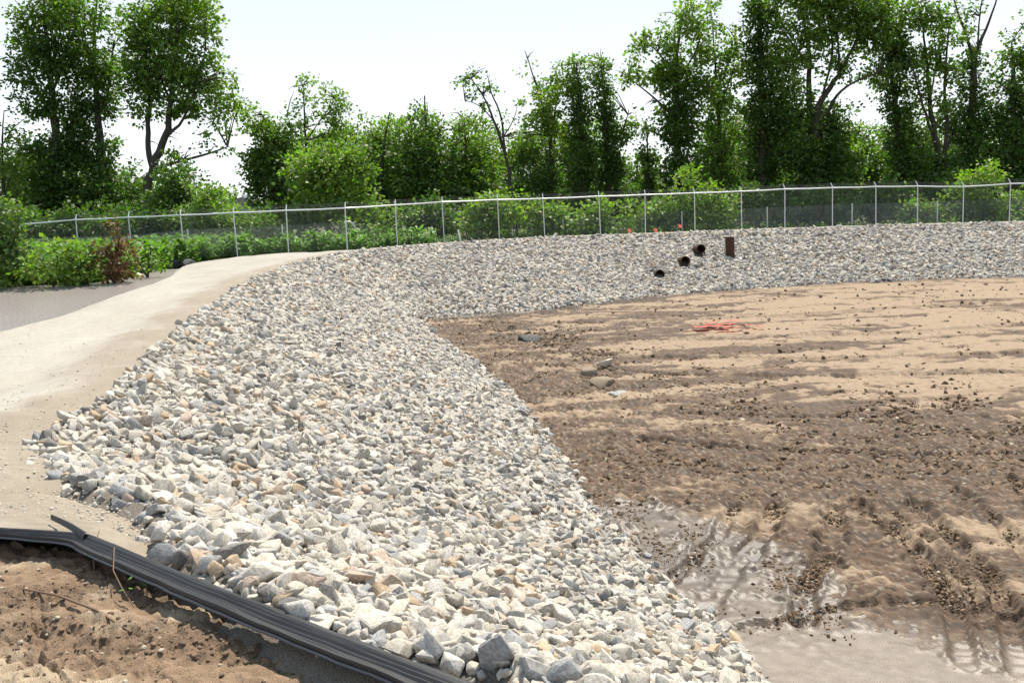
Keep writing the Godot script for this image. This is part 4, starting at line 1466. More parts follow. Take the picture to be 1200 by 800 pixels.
		[[[0.0,-0.15,0.0,0.255],[0.15,3.97,0.0,0.221],[0.17,7.9,0.0,0.153],[0.04,10.95,0.0,0.043]]],
		[[0.04,10.9,-0.27,0.77,0.75,0.8,2],[0.11,9.68,-0.44,0.96,1.0,1.2,1],[0.18,8.18,-0.01,0.96,1.13,1.4,0],[0.18,6.5,-0.26,1.02,1.26,1.5,0],[0.18,4.82,0.51,1.02,1.26,1.5,0],[0.13,3.12,-0.41,1.09,1.38,1.5,0],[0.12,1.24,0.03,1.15,1.38,1.5,0]]],
	["ivy_covered_tree_001", "right one of two ivy smothered trunks standing like dark green columns", "tall", 7.01, -69.60, 0.20,
		[[[0.0,-0.15,0.0,0.255],[0.12,3.34,0.0,0.221],[-0.01,6.79,0.0,0.17],[-0.18,10.75,0.0,0.043]],[[0.12,5.36,0.0,0.119],[1.02,6.46,0.25,0.085],[1.46,7.58,0.49,0.025]]],
		[[-0.24,10.86,-0.08,0.85,0.89,0.8,1],[-0.17,9.34,0.38,0.78,1.15,1.1,1],[-0.1,7.65,-0.02,0.85,1.15,1.3,0],[0.2,5.93,-0.27,1.04,1.28,1.4,0],[0.26,4.2,-0.1,1.11,1.28,1.5,0],[0.15,2.47,-0.54,1.17,1.41,1.5,0],[0.16,1.01,-0.09,1.17,1.28,1.4,0],[1.26,6.74,-0.2,0.78,1.02,0.9,1],[1.63,7.57,0.2,0.52,0.64,0.5,2]]],
	["small_tree_001", "slim ivy wrapped stem in the gap right of the two ivy columns", "understory", 9.68, -68.44, 0.19,
		[[[0.06,-0.15,0.0,0.119],[0.02,2.64,0.0,0.102],[-0.03,5.48,0.0,0.06],[-0.1,7.16,0.0,0.025]]],
		[[-0.11,6.6,0.19,0.58,0.75,0.6,1],[0.02,4.91,-0.0,0.58,1.0,1.1,0],[0.09,3.21,-0.3,0.64,1.13,1.3,0],[0.1,1.21,-0.22,0.9,1.38,1.2,0]]],
	["background_tree", "sunlit pale tree far behind in the gap beside the slim stem", "understory", 11.51, -90.48, 0.24,
		[[[0.0,-0.15,0.0,0.17],[0.18,2.8,0.0,0.136],[0.33,5.79,0.0,0.051]]],
		[[-0.08,4.69,-0.35,1.35,1.33,0.8,2],[0.96,3.9,-0.44,1.52,1.49,0.9,2],[-0.44,2.68,-0.45,1.69,1.66,1.0,2],[0.6,1.43,0.75,2.03,1.83,1.0,2]]],
	["deciduous_tree_006", "tall tree with wispy arching left branches and a dense dark centre", "tall", 11.56, -67.28, 0.22,
		[[[0.0,-0.15,0.0,0.34],[0.02,3.11,-0.0,0.289],[-0.13,6.99,0.0,0.221],[-0.12,10.27,0.0,0.136],[0.38,13.47,0.0,0.051]],[[-0.13,6.99,0.0,0.102],[-1.28,8.25,-0.32,0.068],[-2.38,9.27,-0.64,0.043],[-3.14,9.96,-0.97,0.017]],[[-0.05,5.34,0.0,0.085],[-1.16,6.05,-0.4,0.06],[-2.16,6.53,-0.81,0.025]],[[-0.14,9.72,0.0,0.085],[-1.33,11.29,0.39,0.051],[-2.31,11.98,0.77,0.025]],[[-0.15,9.18,0.0,0.085],[1.17,11.29,0.06,0.051],[1.81,13.15,0.12,0.025]]],
		[[-2.71,11.45,0.43,0.88,0.74,0.4,2],[-3.02,10.12,-0.07,0.75,0.86,0.4,2],[-1.59,12.05,0.4,1.01,0.99,0.5,2],[-0.47,12.44,0.17,1.13,1.36,0.7,2],[0.82,13.19,0.37,1.26,1.23,0.7,2],[-1.92,9.53,0.22,0.88,0.74,0.35,2],[-0.52,10.01,-0.01,1.13,1.48,0.95,1],[0.77,10.5,-0.51,1.26,1.73,0.9,1],[0.0,8.08,-0.33,1.13,1.48,1.2,0],[-0.04,5.89,0.42,1.13,1.61,1.3,0],[-0.03,3.67,0.55,1.38,1.73,1.4,0],[0.04,1.43,0.69,1.63,1.61,1.3,0],[-1.68,7.88,-0.12,0.75,0.62,0.3,2],[1.74,11.81,0.14,0.88,1.36,0.6,2],[-1.43,6.5,0.23,0.75,0.49,0.3,1],[1.41,8.57,0.14,1.01,1.36,0.8,1]]],
	["slender_tree_001", "pale wispy tree between the dense dark tree and the tallest ivy column", "tall", 14.79, -69.60, 0.21,
		[[[0.0,-0.15,0.0,0.204],[0.0,3.6,0.0,0.17],[-0.12,7.6,0.0,0.119],[-0.3,10.99,0.0,0.068],[-0.49,14.05,0.0,0.025]],[[-0.12,7.6,0.0,0.068],[0.72,9.83,0.28,0.043],[1.09,12.05,0.57,0.017]]],
		[[-0.61,13.51,0.03,1.17,1.41,0.7,2],[0.11,12.09,0.2,1.3,1.53,0.8,2],[-0.65,10.72,0.19,1.04,1.28,0.6,2],[0.72,10.11,-0.21,0.91,1.41,0.65,2],[-0.11,8.45,0.55,1.3,1.41,0.75,2],[-0.83,6.78,0.47,1.04,1.28,0.7,1],[0.44,6.16,-0.5,1.17,1.53,0.85,1],[-0.28,4.18,0.67,1.43,1.53,1.0,1],[0.27,1.85,0.78,1.69,1.66,1.2,1]]],
	["ivy_covered_tree_002", "tallest ivy column, rising out of the top edge of the picture", "tall", 17.04, -67.28, 0.21,
		[[[0.06,-0.15,0.0,0.34],[0.09,3.99,0.0,0.289],[0.01,8.4,0.0,0.221],[-0.12,12.73,0.0,0.119],[-0.21,15.93,0.0,0.051]],[[0.01,7.85,0.0,0.085],[1.08,9.72,0.15,0.051],[1.53,11.05,0.3,0.025]]],
		[[-0.1,14.86,-0.46,1.01,1.36,0.9,1],[-0.23,13.0,0.45,1.13,1.36,1.0,0],[-0.02,11.11,-0.42,1.13,1.36,1.2,0],[0.07,9.21,0.53,1.13,1.36,1.3,0],[0.12,7.3,0.2,1.19,1.36,1.4,0],[0.16,5.37,-0.55,1.26,1.36,1.4,0],[0.14,3.43,-0.46,1.38,1.48,1.5,0],[0.13,1.19,0.22,1.63,1.61,1.4,0],[-1.14,10.08,0.05,0.75,1.11,0.6,2],[1.09,11.07,0.22,0.88,1.23,0.7,2],[-1.01,12.23,0.27,0.63,1.11,0.5,2],[-1.0,7.62,-0.21,0.75,1.11,0.7,1]]],
	["spreading_tree", "broad dark tree whose forked limbs spread across the top right", "tall", 20.22, -66.12, 0.22,
		[[[0.11,-0.15,0.0,0.383],[0.06,3.27,0.0,0.323],[0.0,5.99,0.0,0.289],[0.33,7.6,0.0,0.212],[1.59,9.42,-0.0,0.145],[2.67,11.5,0.0,0.085],[3.37,13.84,0.0,0.034]],[[0.0,5.99,0.0,0.238],[-0.22,8.16,-0.45,0.187],[-0.16,10.82,-0.89,0.128],[-0.43,13.73,-1.34,0.051]],[[0.06,5.18,0.0,0.136],[0.99,7.57,0.38,0.102],[1.98,8.6,0.76,0.068],[3.51,9.18,1.14,0.034]],[[-0.16,9.76,0.0,0.102],[-1.15,11.13,-0.44,0.076],[-1.96,12.48,-0.88,0.043]],[[1.59,9.42,-0.0,0.085],[1.31,11.82,0.34,0.06],[1.58,13.65,0.68,0.025]],[[0.33,7.6,0.0,0.085],[1.2,10.66,-0.35,0.068],[1.03,12.88,-0.69,0.025]]],
		[[-1.41,13.51,0.57,1.85,1.82,0.95,1],[0.49,14.22,0.52,1.85,1.7,1.0,1],[2.39,13.62,0.7,1.85,1.7,1.0,1],[-1.69,11.52,0.07,1.36,1.58,0.8,1],[-0.05,11.77,0.51,1.36,1.33,0.6,1],[1.86,11.69,-0.48,1.61,1.33,0.8,1],[3.76,12.25,0.28,1.61,1.7,0.95,1],[4.87,10.61,-0.21,1.24,1.58,0.9,0],[-1.7,9.29,0.53,1.36,1.58,0.9,1],[1.04,9.44,0.3,1.11,0.85,0.4,1],[2.85,9.9,-0.04,1.36,0.85,0.5,1],[4.33,9.31,0.03,0.99,1.09,0.6,1],[-1.43,7.13,-0.76,1.61,1.58,1.2,0],[1.05,6.49,-0.69,1.48,1.33,1.0,0],[1.88,5.1,0.11,1.11,1.21,1.0,0],[-0.89,4.67,-0.02,1.98,1.7,1.3,0],[1.06,3.5,0.63,1.73,1.7,1.3,0],[-0.06,1.35,0.27,2.47,1.7,1.3,0]]],
	["background_tree_001", "sunlit tree crown far behind, below the hole of sky on the right", "understory", 33.02, -92.80, 0.24,
		[[[0.0,-0.15,0.0,0.187],[-0.11,2.7,0.0,0.153],[-0.22,6.54,0.0,0.051]]],
		[[-1.23,6.58,-0.69,1.91,1.53,0.8,2],[0.72,6.12,-0.24,1.73,1.53,0.8,2],[-0.28,3.86,0.79,2.95,2.04,1.0,2],[-1.2,1.61,0.07,2.95,2.04,1.1,1],[1.54,1.61,-1.1,2.25,2.04,1.1,1]]],
	["ivy_covered_tree_003", "leaning ivy draped trunk right of the hole of sky", "tall", 26.28, -67.28, 0.20,
		[[[0.23,-0.15,0.0,0.289],[-0.05,3.05,0.0,0.255],[-0.43,6.94,0.0,0.187],[-0.8,10.22,0.0,0.102],[-1.05,12.92,0.0,0.043]]],
		[[-0.93,12.11,0.34,1.01,1.11,0.7,1],[-0.69,10.49,0.35,1.07,1.11,1.0,0],[-0.45,8.85,-0.44,1.07,1.23,1.2,0],[-0.27,7.2,0.05,1.13,1.23,1.3,0],[-0.08,5.55,-0.13,1.13,1.36,1.4,0],[0.06,3.71,0.33,1.13,1.36,1.4,0],[0.19,1.64,-0.24,1.26,1.61,1.4,0],[-1.24,8.88,-0.17,0.63,0.74,0.5,1]]],
	["deciduous_tree_007", "fan limbed tree with several bare dark stems rising from one base", "tall", 28.41, -66.12, 0.21,
		[[[0.11,-0.15,0.0,0.306],[-0.06,2.38,0.0,0.255],[-0.32,4.58,0.0,0.204],[-0.81,7.3,0.0,0.136],[-1.13,10.52,0.0,0.076],[-1.56,13.44,0.0,0.034]],[[-0.06,2.38,0.0,0.17],[0.33,5.09,-0.01,0.128],[0.16,8.34,-0.02,0.085],[0.32,11.52,-0.04,0.043]],[[-0.32,4.58,0.0,0.119],[-1.24,6.51,0.42,0.085],[-2.04,8.7,0.84,0.051],[-2.72,10.32,1.26,0.025]],[[-0.13,2.93,0.0,0.102],[0.99,5.61,-0.36,0.068],[1.67,7.2,-0.73,0.034]],[[-0.81,7.3,0.0,0.068],[-0.3,9.96,-0.35,0.043],[-0.45,12.34,-0.69,0.017]]],
		[[-1.72,13.18,0.16,1.36,1.46,0.7,1],[-0.46,12.61,0.52,1.36,1.58,0.7,1],[0.49,11.25,0.01,1.11,1.46,0.65,1],[-1.41,10.8,-0.08,1.24,1.46,0.7,1],[-0.3,9.69,0.4,1.11,1.33,0.65,1],[-1.93,8.69,0.27,0.99,1.09,0.6,1],[0.6,8.59,-0.43,0.99,1.46,0.6,1],[-0.81,7.57,0.42,1.11,0.97,0.5,1],[0.98,6.15,-0.34,1.11,1.33,0.8,0],[-1.45,5.71,-0.2,0.99,1.21,0.7,1],[-1.02,2.97,0.46,1.36,1.7,1.1,0],[0.37,2.91,-0.08,0.99,1.46,0.7,0],[-0.14,1.15,0.55,1.85,1.46,1.2,0]]],
	["ivy_covered_tree_004", "dark ivy tree with a bare V fork against the sky near the right edge", "tall", 31.19, -67.28, 0.20,
		[[[-0.11,-0.15,0.0,0.34],[-0.27,3.41,0.0,0.289],[-0.31,7.82,0.0,0.221],[-0.2,9.99,0.0,0.17],[0.48,11.85,0.0,0.085],[1.21,13.96,0.0,0.043],[1.51,15.01,0.0,0.025]],[[-0.19,9.72,0.0,0.136],[-0.74,11.9,-0.3,0.085],[-1.33,13.8,-0.6,0.051],[-1.58,15.13,-0.9,0.025]],[[-0.04,10.52,0.0,0.068],[-0.09,12.68,0.34,0.043],[-0.02,14.54,0.67,0.025]]],
		[[-0.39,11.08,-0.24,0.75,0.99,0.7,1],[-0.09,12.68,-0.26,0.75,1.11,0.45,1],[-0.34,9.18,-0.01,0.94,1.23,1.1,0],[-0.3,7.27,-0.17,1.07,1.36,1.3,0],[-0.26,5.35,0.05,1.13,1.36,1.4,0],[-0.33,3.41,0.56,1.38,1.48,1.4,0],[-0.17,1.36,0.4,1.89,1.73,1.3,0],[0.77,9.41,-0.44,0.88,1.11,0.5,1],[-1.09,12.99,-0.09,0.5,0.62,0.3,1],[0.96,6.12,0.04,0.88,1.48,0.8,0]]],
	["deciduous_tree_008", "dark dense tree cut off by the right edge of the picture", "tall", 34.05, -67.28, 0.21,
		[[[0.0,-0.15,0.0,0.306],[-0.25,3.28,0.0,0.255],[-0.48,7.71,0.0,0.17],[-0.68,10.97,0.0,0.051]],[[-0.31,5.5,0.0,0.102],[0.62,8.21,-0.01,0.068],[1.0,10.36,-0.02,0.025]]],
		[[-0.67,10.43,0.19,0.88,1.23,0.6,1],[0.17,8.5,-0.02,1.38,1.48,0.8,1],[-0.82,7.72,-0.48,1.13,1.36,0.8,0],[0.24,6.03,-0.42,1.63,1.61,1.1,0],[-0.85,4.7,0.44,1.26,1.61,1.1,0],[0.6,3.25,-0.25,1.76,1.85,1.3,0],[-0.66,1.91,0.47,1.76,1.85,1.3,0],[0.95,10.36,0.55,1.13,2.1,0.7,1],[1.44,12.5,0.14,1.13,1.85,0.6,1]]],
	["background_tree_002", "mid green tree farther back behind the twin-stemmed tree at the left", "understory", -41.88, -88.16, 0.24,
		[[[0.0,-0.15,0.0,0.17],[0.4,4.3,0.0,0.136],[0.67,6.12,0.0,0.051]]],
		[[0.52,6.12,0.5,2.8,2.75,0.9,1],[4.12,5.24,0.31,2.8,2.91,0.9,2],[2.06,3.28,-0.62,3.3,2.1,1.0,1]]],
	["background_tree_003", "mid green tree farther back between the twin-stemmed and the forked tree", "understory", -33.74, -88.16, 0.24,
		[[[0.0,-0.15,0.0,0.17],[0.36,3.96,0.0,0.136],[0.47,4.32,0.0,0.051]]],
		[[0.32,4.33,1.02,2.47,2.1,0.9,1],[4.01,4.17,-0.08,2.47,1.94,0.9,2],[1.9,1.66,1.36,3.3,2.1,1.0,1]]],
	["background_tree_004", "mid green tree farther back behind the slender airy tree", "understory", -17.05, -88.16, 0.24,
		[[[0.0,-0.15,0.0,0.17],[0.28,3.25,0.0,0.136],[0.51,5.44,0.0,0.051]]],
		[[-1.06,6.23,-0.54,2.8,3.07,0.9,1],[2.64,6.44,1.03,2.8,3.4,0.9,2],[0.54,2.66,0.95,3.3,2.1,1.0,1]]],
	["background_tree_005", "mid green tree farther back behind the shaded round tree", "understory", -10.37, -88.16, 0.24,
		[[[0.0,-0.15,0.0,0.17],[0.25,2.97,0.0,0.136],[0.45,5.16,0.0,0.051]]],
		[[-0.74,6.22,0.34,2.97,3.72,0.9,1],[2.92,5.63,-0.17,2.97,3.88,0.9,2],[0.88,2.36,-1.18,3.3,2.1,1.0,1]]],
	["background_tree_006", "mid green tree farther back behind the leaning tree", "understory", -1.44, -88.16, 0.24,
		[[[0.0,-0.15,0.0,0.17],[0.21,2.59,0.0,0.136],[0.36,4.42,0.0,0.051]]],
		[[-1.13,5.72,0.76,2.8,3.72,0.9,1],[2.08,4.85,-0.34,2.47,3.4,0.9,2],[0.46,1.63,0.53,3.3,2.1,1.0,1]]],
	["background_tree_007", "mid green tree farther back behind the feathery tree with the thin top", "understory", 4.88, -88.16, 0.24,
		[[[0.0,-0.15,0.0,0.17],[0.18,2.33,0.0,0.136],[0.32,4.15,0.0,0.051]]],
		[[-1.27,5.31,-0.97,2.64,3.72,0.9,1],[2.42,5.15,-1.17,2.8,3.88,0.9,2],[0.44,1.66,-1.17,3.3,2.1,1.0,1]]],
	["background_tree_008", "mid green tree farther back between the pale wispy tree and the tallest ivy column", "understory", 20.54, -88.16, 0.24,
		[[[0.0,-0.15,0.0,0.17],[0.1,1.66,0.0,0.136],[0.23,6.4,0.0,0.051]]],
		[[-1.39,6.47,0.87,2.8,3.56,0.9,1],[2.28,4.5,-0.96,2.97,3.56,0.9,2],[0.42,3.63,1.32,3.3,2.1,1.0,1]]],
	["background_tree_009", "mid green tree farther back behind the broad forked tree", "understory", 25.02, -88.16, 0.24,
		[[[0.0,-0.15,0.0,0.17],[0.08,1.47,0.0,0.136],[0.17,5.49,0.0,0.051]]],
		[[0.02,5.5,-0.38,2.97,3.56,0.9,1],[2.98,3.91,0.21,2.8,3.24,0.9,2],[1.5,2.66,-0.49,3.3,2.1,1.0,1]]],
	["background_tree_010", "mid green tree farther back behind the fan limbed tree", "understory", 36.60, -88.16, 0.24,
		[[[0.0,-0.15,0.0,0.17],[0.03,0.98,0.0,0.136],[0.05,4.28,0.0,0.051]]],
		[[-0.84,4.31,0.34,2.8,3.4,0.9,1],[2.13,3.82,-1.14,2.8,3.4,0.9,2],[0.69,1.66,-0.32,3.3,2.1,1.0,1]]],
	["background_tree_011", "mid green tree farther back behind the V forked tree", "understory", 43.33, -88.16, 0.24,
		[[[0.0,-0.15,0.0,0.17],[-0.0,0.7,0.0,0.136],[-0.02,4.36,0.0,0.051]]],
		[[-1.28,4.41,1.22,2.8,3.72,0.9,1],[1.69,3.92,-0.9,2.8,3.88,0.9,2],[0.27,1.57,0.51,3.3,2.1,1.0,1]]],
	["dark_shrub", "dark rounded shrub under the long side limb of the forked tree", "understory", -19.39, -59.00, 0.18,
		[[[0.0,-0.15,0.0,0.06],[0.16,1.01,0.0,0.043],[0.45,1.99,0.0,0.017]],[[0.0,0.32,0.0,0.051],[-0.14,1.02,-0.16,0.034],[-0.31,1.82,-0.31,0.017]]],
		[[0.33,4.01,-0.26,1.32,1.3,1.2,0],[-0.27,2.81,-0.68,1.43,1.3,1.2,0],[0.77,2.27,-0.64,1.32,1.19,1.2,0]]],
	["light_shrub", "bright green shrub below the sky gap on the left", "understory", -16.91, -57.00, 0.18,
		[[[0.0,-0.15,0.0,0.06],[0.15,0.98,0.0,0.043],[0.43,1.92,0.0,0.017]],[[0.0,0.31,0.0,0.051],[-0.13,0.99,0.4,0.034],[-0.31,1.76,0.81,0.017]]],
		[[0.07,3.36,0.39,1.17,0.73,0.9,2],[-0.6,2.25,0.42,1.39,1.15,1.1,1],[0.74,2.29,0.39,1.28,0.94,1.0,2],[0.95,1.32,0.53,1.17,0.84,1.0,1]]],
	["shady_shrub", "shaded shrub filling the foot of the twin-stemmed tree", "understory", -29.90, -69.44, 0.18,
		[[[0.0,-0.15,0.0,0.06],[0.2,1.08,0.0,0.043],[0.55,2.23,0.0,0.017]],[[0.0,0.27,0.0,0.051],[-0.15,1.1,-0.31,0.034],[-0.34,2.04,-0.61,0.017]]],
		[[-1.24,2.37,0.19,2.21,1.53,1.2,0],[0.88,3.15,-0.01,1.82,1.4,1.1,1],[2.86,2.48,0.13,1.82,1.66,1.2,0],[-2.96,2.73,0.74,1.69,1.53,1.1,0]]],
	["shady_shrub_001", "shaded shrub behind the trunk of the forked tree", "understory", -26.04, -70.56, 0.18,
		[[[0.0,-0.15,0.0,0.06],[0.2,1.0,0.0,0.043],[0.55,2.16,0.0,0.017]],[[0.0,0.17,0.0,0.051],[-0.16,1.01,0.23,0.034],[-0.36,1.97,0.47,0.017]]],
		[[0.02,5.35,0.56,1.19,1.55,0.9,0],[-0.2,3.02,-0.66,1.71,1.68,1.2,0],[1.66,2.65,0.22,1.45,1.55,1.2,0]]],
	["light_shrub_001", "sunny shrub at the fence below the round mid-height tree", "understory", -13.95, -56.00, 0.18,
		[[[0.0,-0.15,0.0,0.06],[0.15,1.07,0.0,0.043],[0.41,2.0,0.0,0.017]],[[0.0,0.42,0.0,0.051],[-0.14,1.09,0.16,0.034],[-0.31,1.84,0.32,0.017]]],
		[[-0.45,1.9,0.26,1.05,0.72,0.9,2],[0.75,1.52,0.14,1.15,0.82,0.9,1],[0.04,0.98,0.49,1.47,0.62,1.0,1]]],
	["light_shrub_002", "bright shrub at the fence left of the sagging fence gap", "understory", -7.81, -56.00, 0.18,
		[[[0.0,-0.15,0.0,0.06],[0.14,0.81,0.0,0.043],[0.38,1.74,0.0,0.017]],[[0.0,0.16,0.0,0.051],[-0.15,0.82,-0.18,0.034],[-0.34,1.58,-0.35,0.017]]],
		[[-0.16,1.29,0.58,1.36,0.72,0.9,2],[1.03,1.43,-0.1,1.05,0.82,0.8,2],[0.5,0.65,0.13,1.36,0.51,0.9,1],[2.35,1.52,0.25,0.63,0.82,0.6,2]]],
	["dark_shrub_001", "dark hollow looking shrub behind the sagging fence gap", "understory", -4.36, -58.00, 0.18,
		[[[0.0,-0.15,0.0,0.06],[0.13,0.7,0.0,0.043],[0.38,1.66,0.0,0.017]],[[0.0,0.02,0.0,0.051],[-0.16,0.71,0.18,0.034],[-0.36,1.5,0.37,0.017]]],
		[[-0.2,1.68,-0.27,1.41,1.06,1.3,0],[0.74,1.06,-0.32,1.19,0.96,1.3,0],[-0.83,0.93,-0.19,1.08,0.85,1.3,0]]],
	["light_shrub_003", "large bright shrub below the leaning tree at the fence", "understory", -0.93, -55.50, 0.20,
		[[[0.0,-0.15,0.0,0.06],[0.12,0.72,0.0,0.043],[0.35,1.64,0.0,0.017]],[[0.0,0.07,0.0,0.051],[-0.16,0.73,0.11,0.034],[-0.36,1.49,0.23,0.017]]],
		[[-0.63,1.59,0.57,1.14,0.81,0.9,2],[0.56,2.0,0.5,1.24,0.92,1.0,2],[-0.1,0.92,-0.14,1.45,0.71,1.0,1],[1.6,1.26,-0.1,1.04,0.92,0.9,2]]],
	["light_shrub_004", "bright shrub at the fence below the feathery tree", "understory", 2.13, -55.70, 0.20,
		[[[0.0,-0.15,0.0,0.06],[0.12,0.68,0.0,0.043],[0.34,1.6,0.0,0.017]],[[0.0,0.03,0.0,0.051],[-0.16,0.69,0.29,0.034],[-0.37,1.45,0.57,0.017]]],
		[[-0.51,1.55,-0.2,0.94,0.72,0.9,2],[0.52,1.32,-0.1,1.15,0.72,0.9,2],[0.02,0.68,-0.71,1.46,0.61,1.0,1]]],
	["light_shrub_005", "bright shrub at the fence below the two ivy columns", "understory", 5.03, -56.50, 0.20,
		[[[0.0,-0.15,0.0,0.06],[0.12,0.63,0.0,0.043],[0.33,1.57,0.0,0.017]],[[0.0,-0.03,0.0,0.051],[-0.17,0.64,-0.28,0.034],[-0.39,1.41,-0.57,0.017]]],
		[[-0.63,1.32,0.04,1.06,0.62,0.9,2],[0.62,1.46,0.22,1.16,0.73,0.9,2],[0.02,0.73,0.18,1.58,0.73,1.0,1]]],
	["light_shrub_006", "bright shrub at the fence right of the slim stem", "understory", 8.45, -57.00, 0.20,
		[[[0.0,-0.15,0.0,0.06],[0.11,0.56,0.0,0.043],[0.32,1.51,-0.0,0.017]],[[0.0,-0.1,0.0,0.051],[-0.18,0.58,-0.12,0.034],[-0.4,1.35,-0.24,0.017]]],
		[[-0.83,1.47,0.48,1.07,0.63,0.9,2],[0.51,1.31,0.14,1.17,0.73,0.9,2],[-0.22,0.67,-0.55,1.6,0.73,1.0,1]]],
	["light_shrub_007", "bright shrub at the fence under the dense dark tree", "understory", 11.35, -57.50, 0.20,
		[[[0.0,-0.15,0.0,0.06],[0.11,0.53,0.0,0.043],[0.32,1.48,0.0,0.017]],[[0.0,-0.15,0.0,0.051],[-0.18,0.54,-0.39,0.034],[-0.41,1.32,-0.78,0.017]]],
		[[-0.75,1.53,0.46,0.97,0.74,0.9,2],[0.52,1.86,0.58,1.18,1.06,0.9,2],[0.01,0.72,0.63,1.5,0.74,1.0,1],[-1.07,2.74,0.1,0.97,0.95,0.7,2]]],
	["dark_shrub_002", "shaded low shrub under the tallest ivy column", "understory", 14.74, -59.00, 0.18,
		[[[0.0,-0.15,0.0,0.06],[0.11,0.45,0.0,0.043],[0.31,1.43,0.0,0.017]],[[0.0,-0.24,0.0,0.051],[-0.19,0.46,-0.17,0.034],[-0.44,1.26,-0.34,0.017]]],
		[[-0.73,1.62,-0.54,1.32,1.08,1.1,0],[0.76,1.31,-0.35,1.43,1.19,1.1,0],[0.01,0.55,-0.46,1.65,0.65,1.1,1]]],
	["dark_shrub_003", "shaded low shrub at the foot of the broad forked tree", "understory", 18.14, -59.50, 0.18,
		[[[0.0,-0.15,0.0,0.06],[0.1,0.39,0.0,0.043],[0.3,1.38,0.0,0.017]],[[0.0,-0.3,0.0,0.051],[-0.2,0.4,0.39,0.034],[-0.45,1.21,0.77,0.017]]],
		[[-1.0,0.99,0.57,1.45,0.87,1.1,0],[0.5,1.17,0.43,1.56,1.09,1.1,0],[1.76,0.72,-0.43,1.22,0.87,1.1,1]]],
	["light_shrub_008", "grey green shrub in front of the posts below the fan limbed tree", "understory", 24.08, -58.00, 0.18,
		[[[0.0,-0.15,0.0,0.06],[0.09,0.26,0.0,0.043],[0.27,1.23,0.0,0.017]],[[0.0,-0.41,0.0,0.051],[-0.21,0.28,-0.24,0.034],[-0.46,1.07,-0.47,0.017]]],
		[[-0.75,0.69,-0.2,0.98,0.64,0.8,2],[0.47,0.74,0.53,1.19,0.75,0.9,2],[-0.06,0.42,-0.55,1.63,0.53,1.0,1]]],
	["dark_shrub_004", "shaded shrub under the leaning ivy draped trunk", "understory", 22.72, -60.00, 0.18,
		[[[0.0,-0.15,0.0,0.06],[0.09,0.19,-0.0,0.043],[0.29,1.18,0.0,0.017]],[[0.0,-0.52,0.0,0.051],[-0.21,0.2,0.26,0.034],[-0.47,1.02,0.52,0.017]]],
		[[-0.88,1.03,0.22,1.23,1.1,1.1,0],[0.39,1.23,0.06,1.35,1.21,1.2,0],[-0.11,0.52,0.72,1.57,0.66,1.1,0]]],
	["bright_bush", "bright domed bush rising just above the fence rail at the right", "understory", 26.90, -57.20, 0.19,
		[[[0.0,-0.15,0.0,0.06],[0.08,0.16,0.0,0.043],[0.25,1.11,0.0,0.017]],[[0.0,-0.51,0.0,0.051],[-0.21,0.17,-0.21,0.034],[-0.47,0.95,-0.43,0.017]]],
		[[-0.55,2.38,0.02,0.96,0.52,1.0,2],[0.51,2.48,-0.37,1.07,0.63,1.0,2],[-0.05,1.7,-0.52,1.28,0.63,1.0,1],[-0.03,0.6,-0.55,1.18,0.84,1.0,0]]],
	["light_shrub_009", "pale shrub pressed against the fence at the right edge", "understory", 28.75, -58.00, 0.18,
		[[[0.0,-0.15,0.0,0.06],[0.08,0.16,0.0,0.043],[0.25,1.13,0.0,0.017]],[[0.0,-0.52,0.0,0.051],[-0.21,0.18,-0.17,0.034],[-0.48,0.97,-0.33,0.017]]],
		[[-0.77,0.59,-0.41,1.08,0.64,0.8,2],[0.45,0.93,-0.48,1.08,0.85,0.9,2],[-0.11,0.42,0.8,1.63,0.53,1.0,1],[1.21,0.59,-0.23,1.08,0.75,1.0,1]]],
	["dark_shrub_005", "shaded shrub between the fan limbed tree and the V forked tree", "understory", 27.34, -61.00, 0.18,
		[[[0.0,-0.15,0.0,0.06],[0.09,-0.03,0.0,0.043],[0.27,0.99,0.0,0.017]],[[0.0,-0.74,0.0,0.051],[-0.22,-0.02,0.35,0.034],[-0.5,0.81,0.7,0.017]]],
		[[-0.51,1.58,0.25,1.25,1.34,1.2,0],[0.28,0.79,0.34,1.48,1.01,1.2,0]]],
	["shady_shrub_002", "dark undergrowth behind the ivy columns", "understory", 5.77, -71.68, 0.18,
		[[[0.0,-0.15,0.0,0.06],[0.15,0.32,0.0,0.043],[0.43,1.51,0.0,0.017]],[[0.0,-0.51,0.0,0.051],[-0.22,0.34,0.14,0.034],[-0.49,1.31,0.28,0.017]]],
		[[-1.73,2.02,0.79,1.74,1.58,1.1,0],[2.49,1.67,0.76,2.01,1.58,1.1,0],[-5.36,1.88,0.38,1.74,1.58,1.1,0]]],
	["shady_shrub_003", "dark undergrowth behind the pale bushy tree", "understory", -2.45, -72.80, 0.18,
		[[[0.0,-0.15,0.0,0.06],[0.16,0.4,0.0,0.043],[0.47,1.61,0.0,0.017]],[[0.0,-0.45,0.0,0.051],[-0.2,0.42,0.05,0.034],[-0.46,1.41,0.11,0.017]]],
		[[-1.11,2.04,0.4,2.04,1.87,1.1,0],[1.68,2.65,0.43,1.91,1.74,1.0,1]]],
	["shady_shrub_004", "dark undergrowth behind the broad light shrub", "understory", -12.30, -72.80, 0.18,
		[[[0.0,-0.15,0.0,0.06],[0.18,0.58,0.0,0.043],[0.51,1.79,0.0,0.017]],[[0.0,-0.27,0.0,0.051],[-0.19,0.59,0.05,0.034],[-0.43,1.58,0.09,0.017]]],
		[[-2.59,2.22,0.01,2.04,1.74,1.1,0],[0.49,2.39,-0.8,2.31,1.87,1.1,0]]],
	["shady_shrub_005", "dark undergrowth behind the tallest ivy column", "understory", 17.84, -73.92, 0.18,
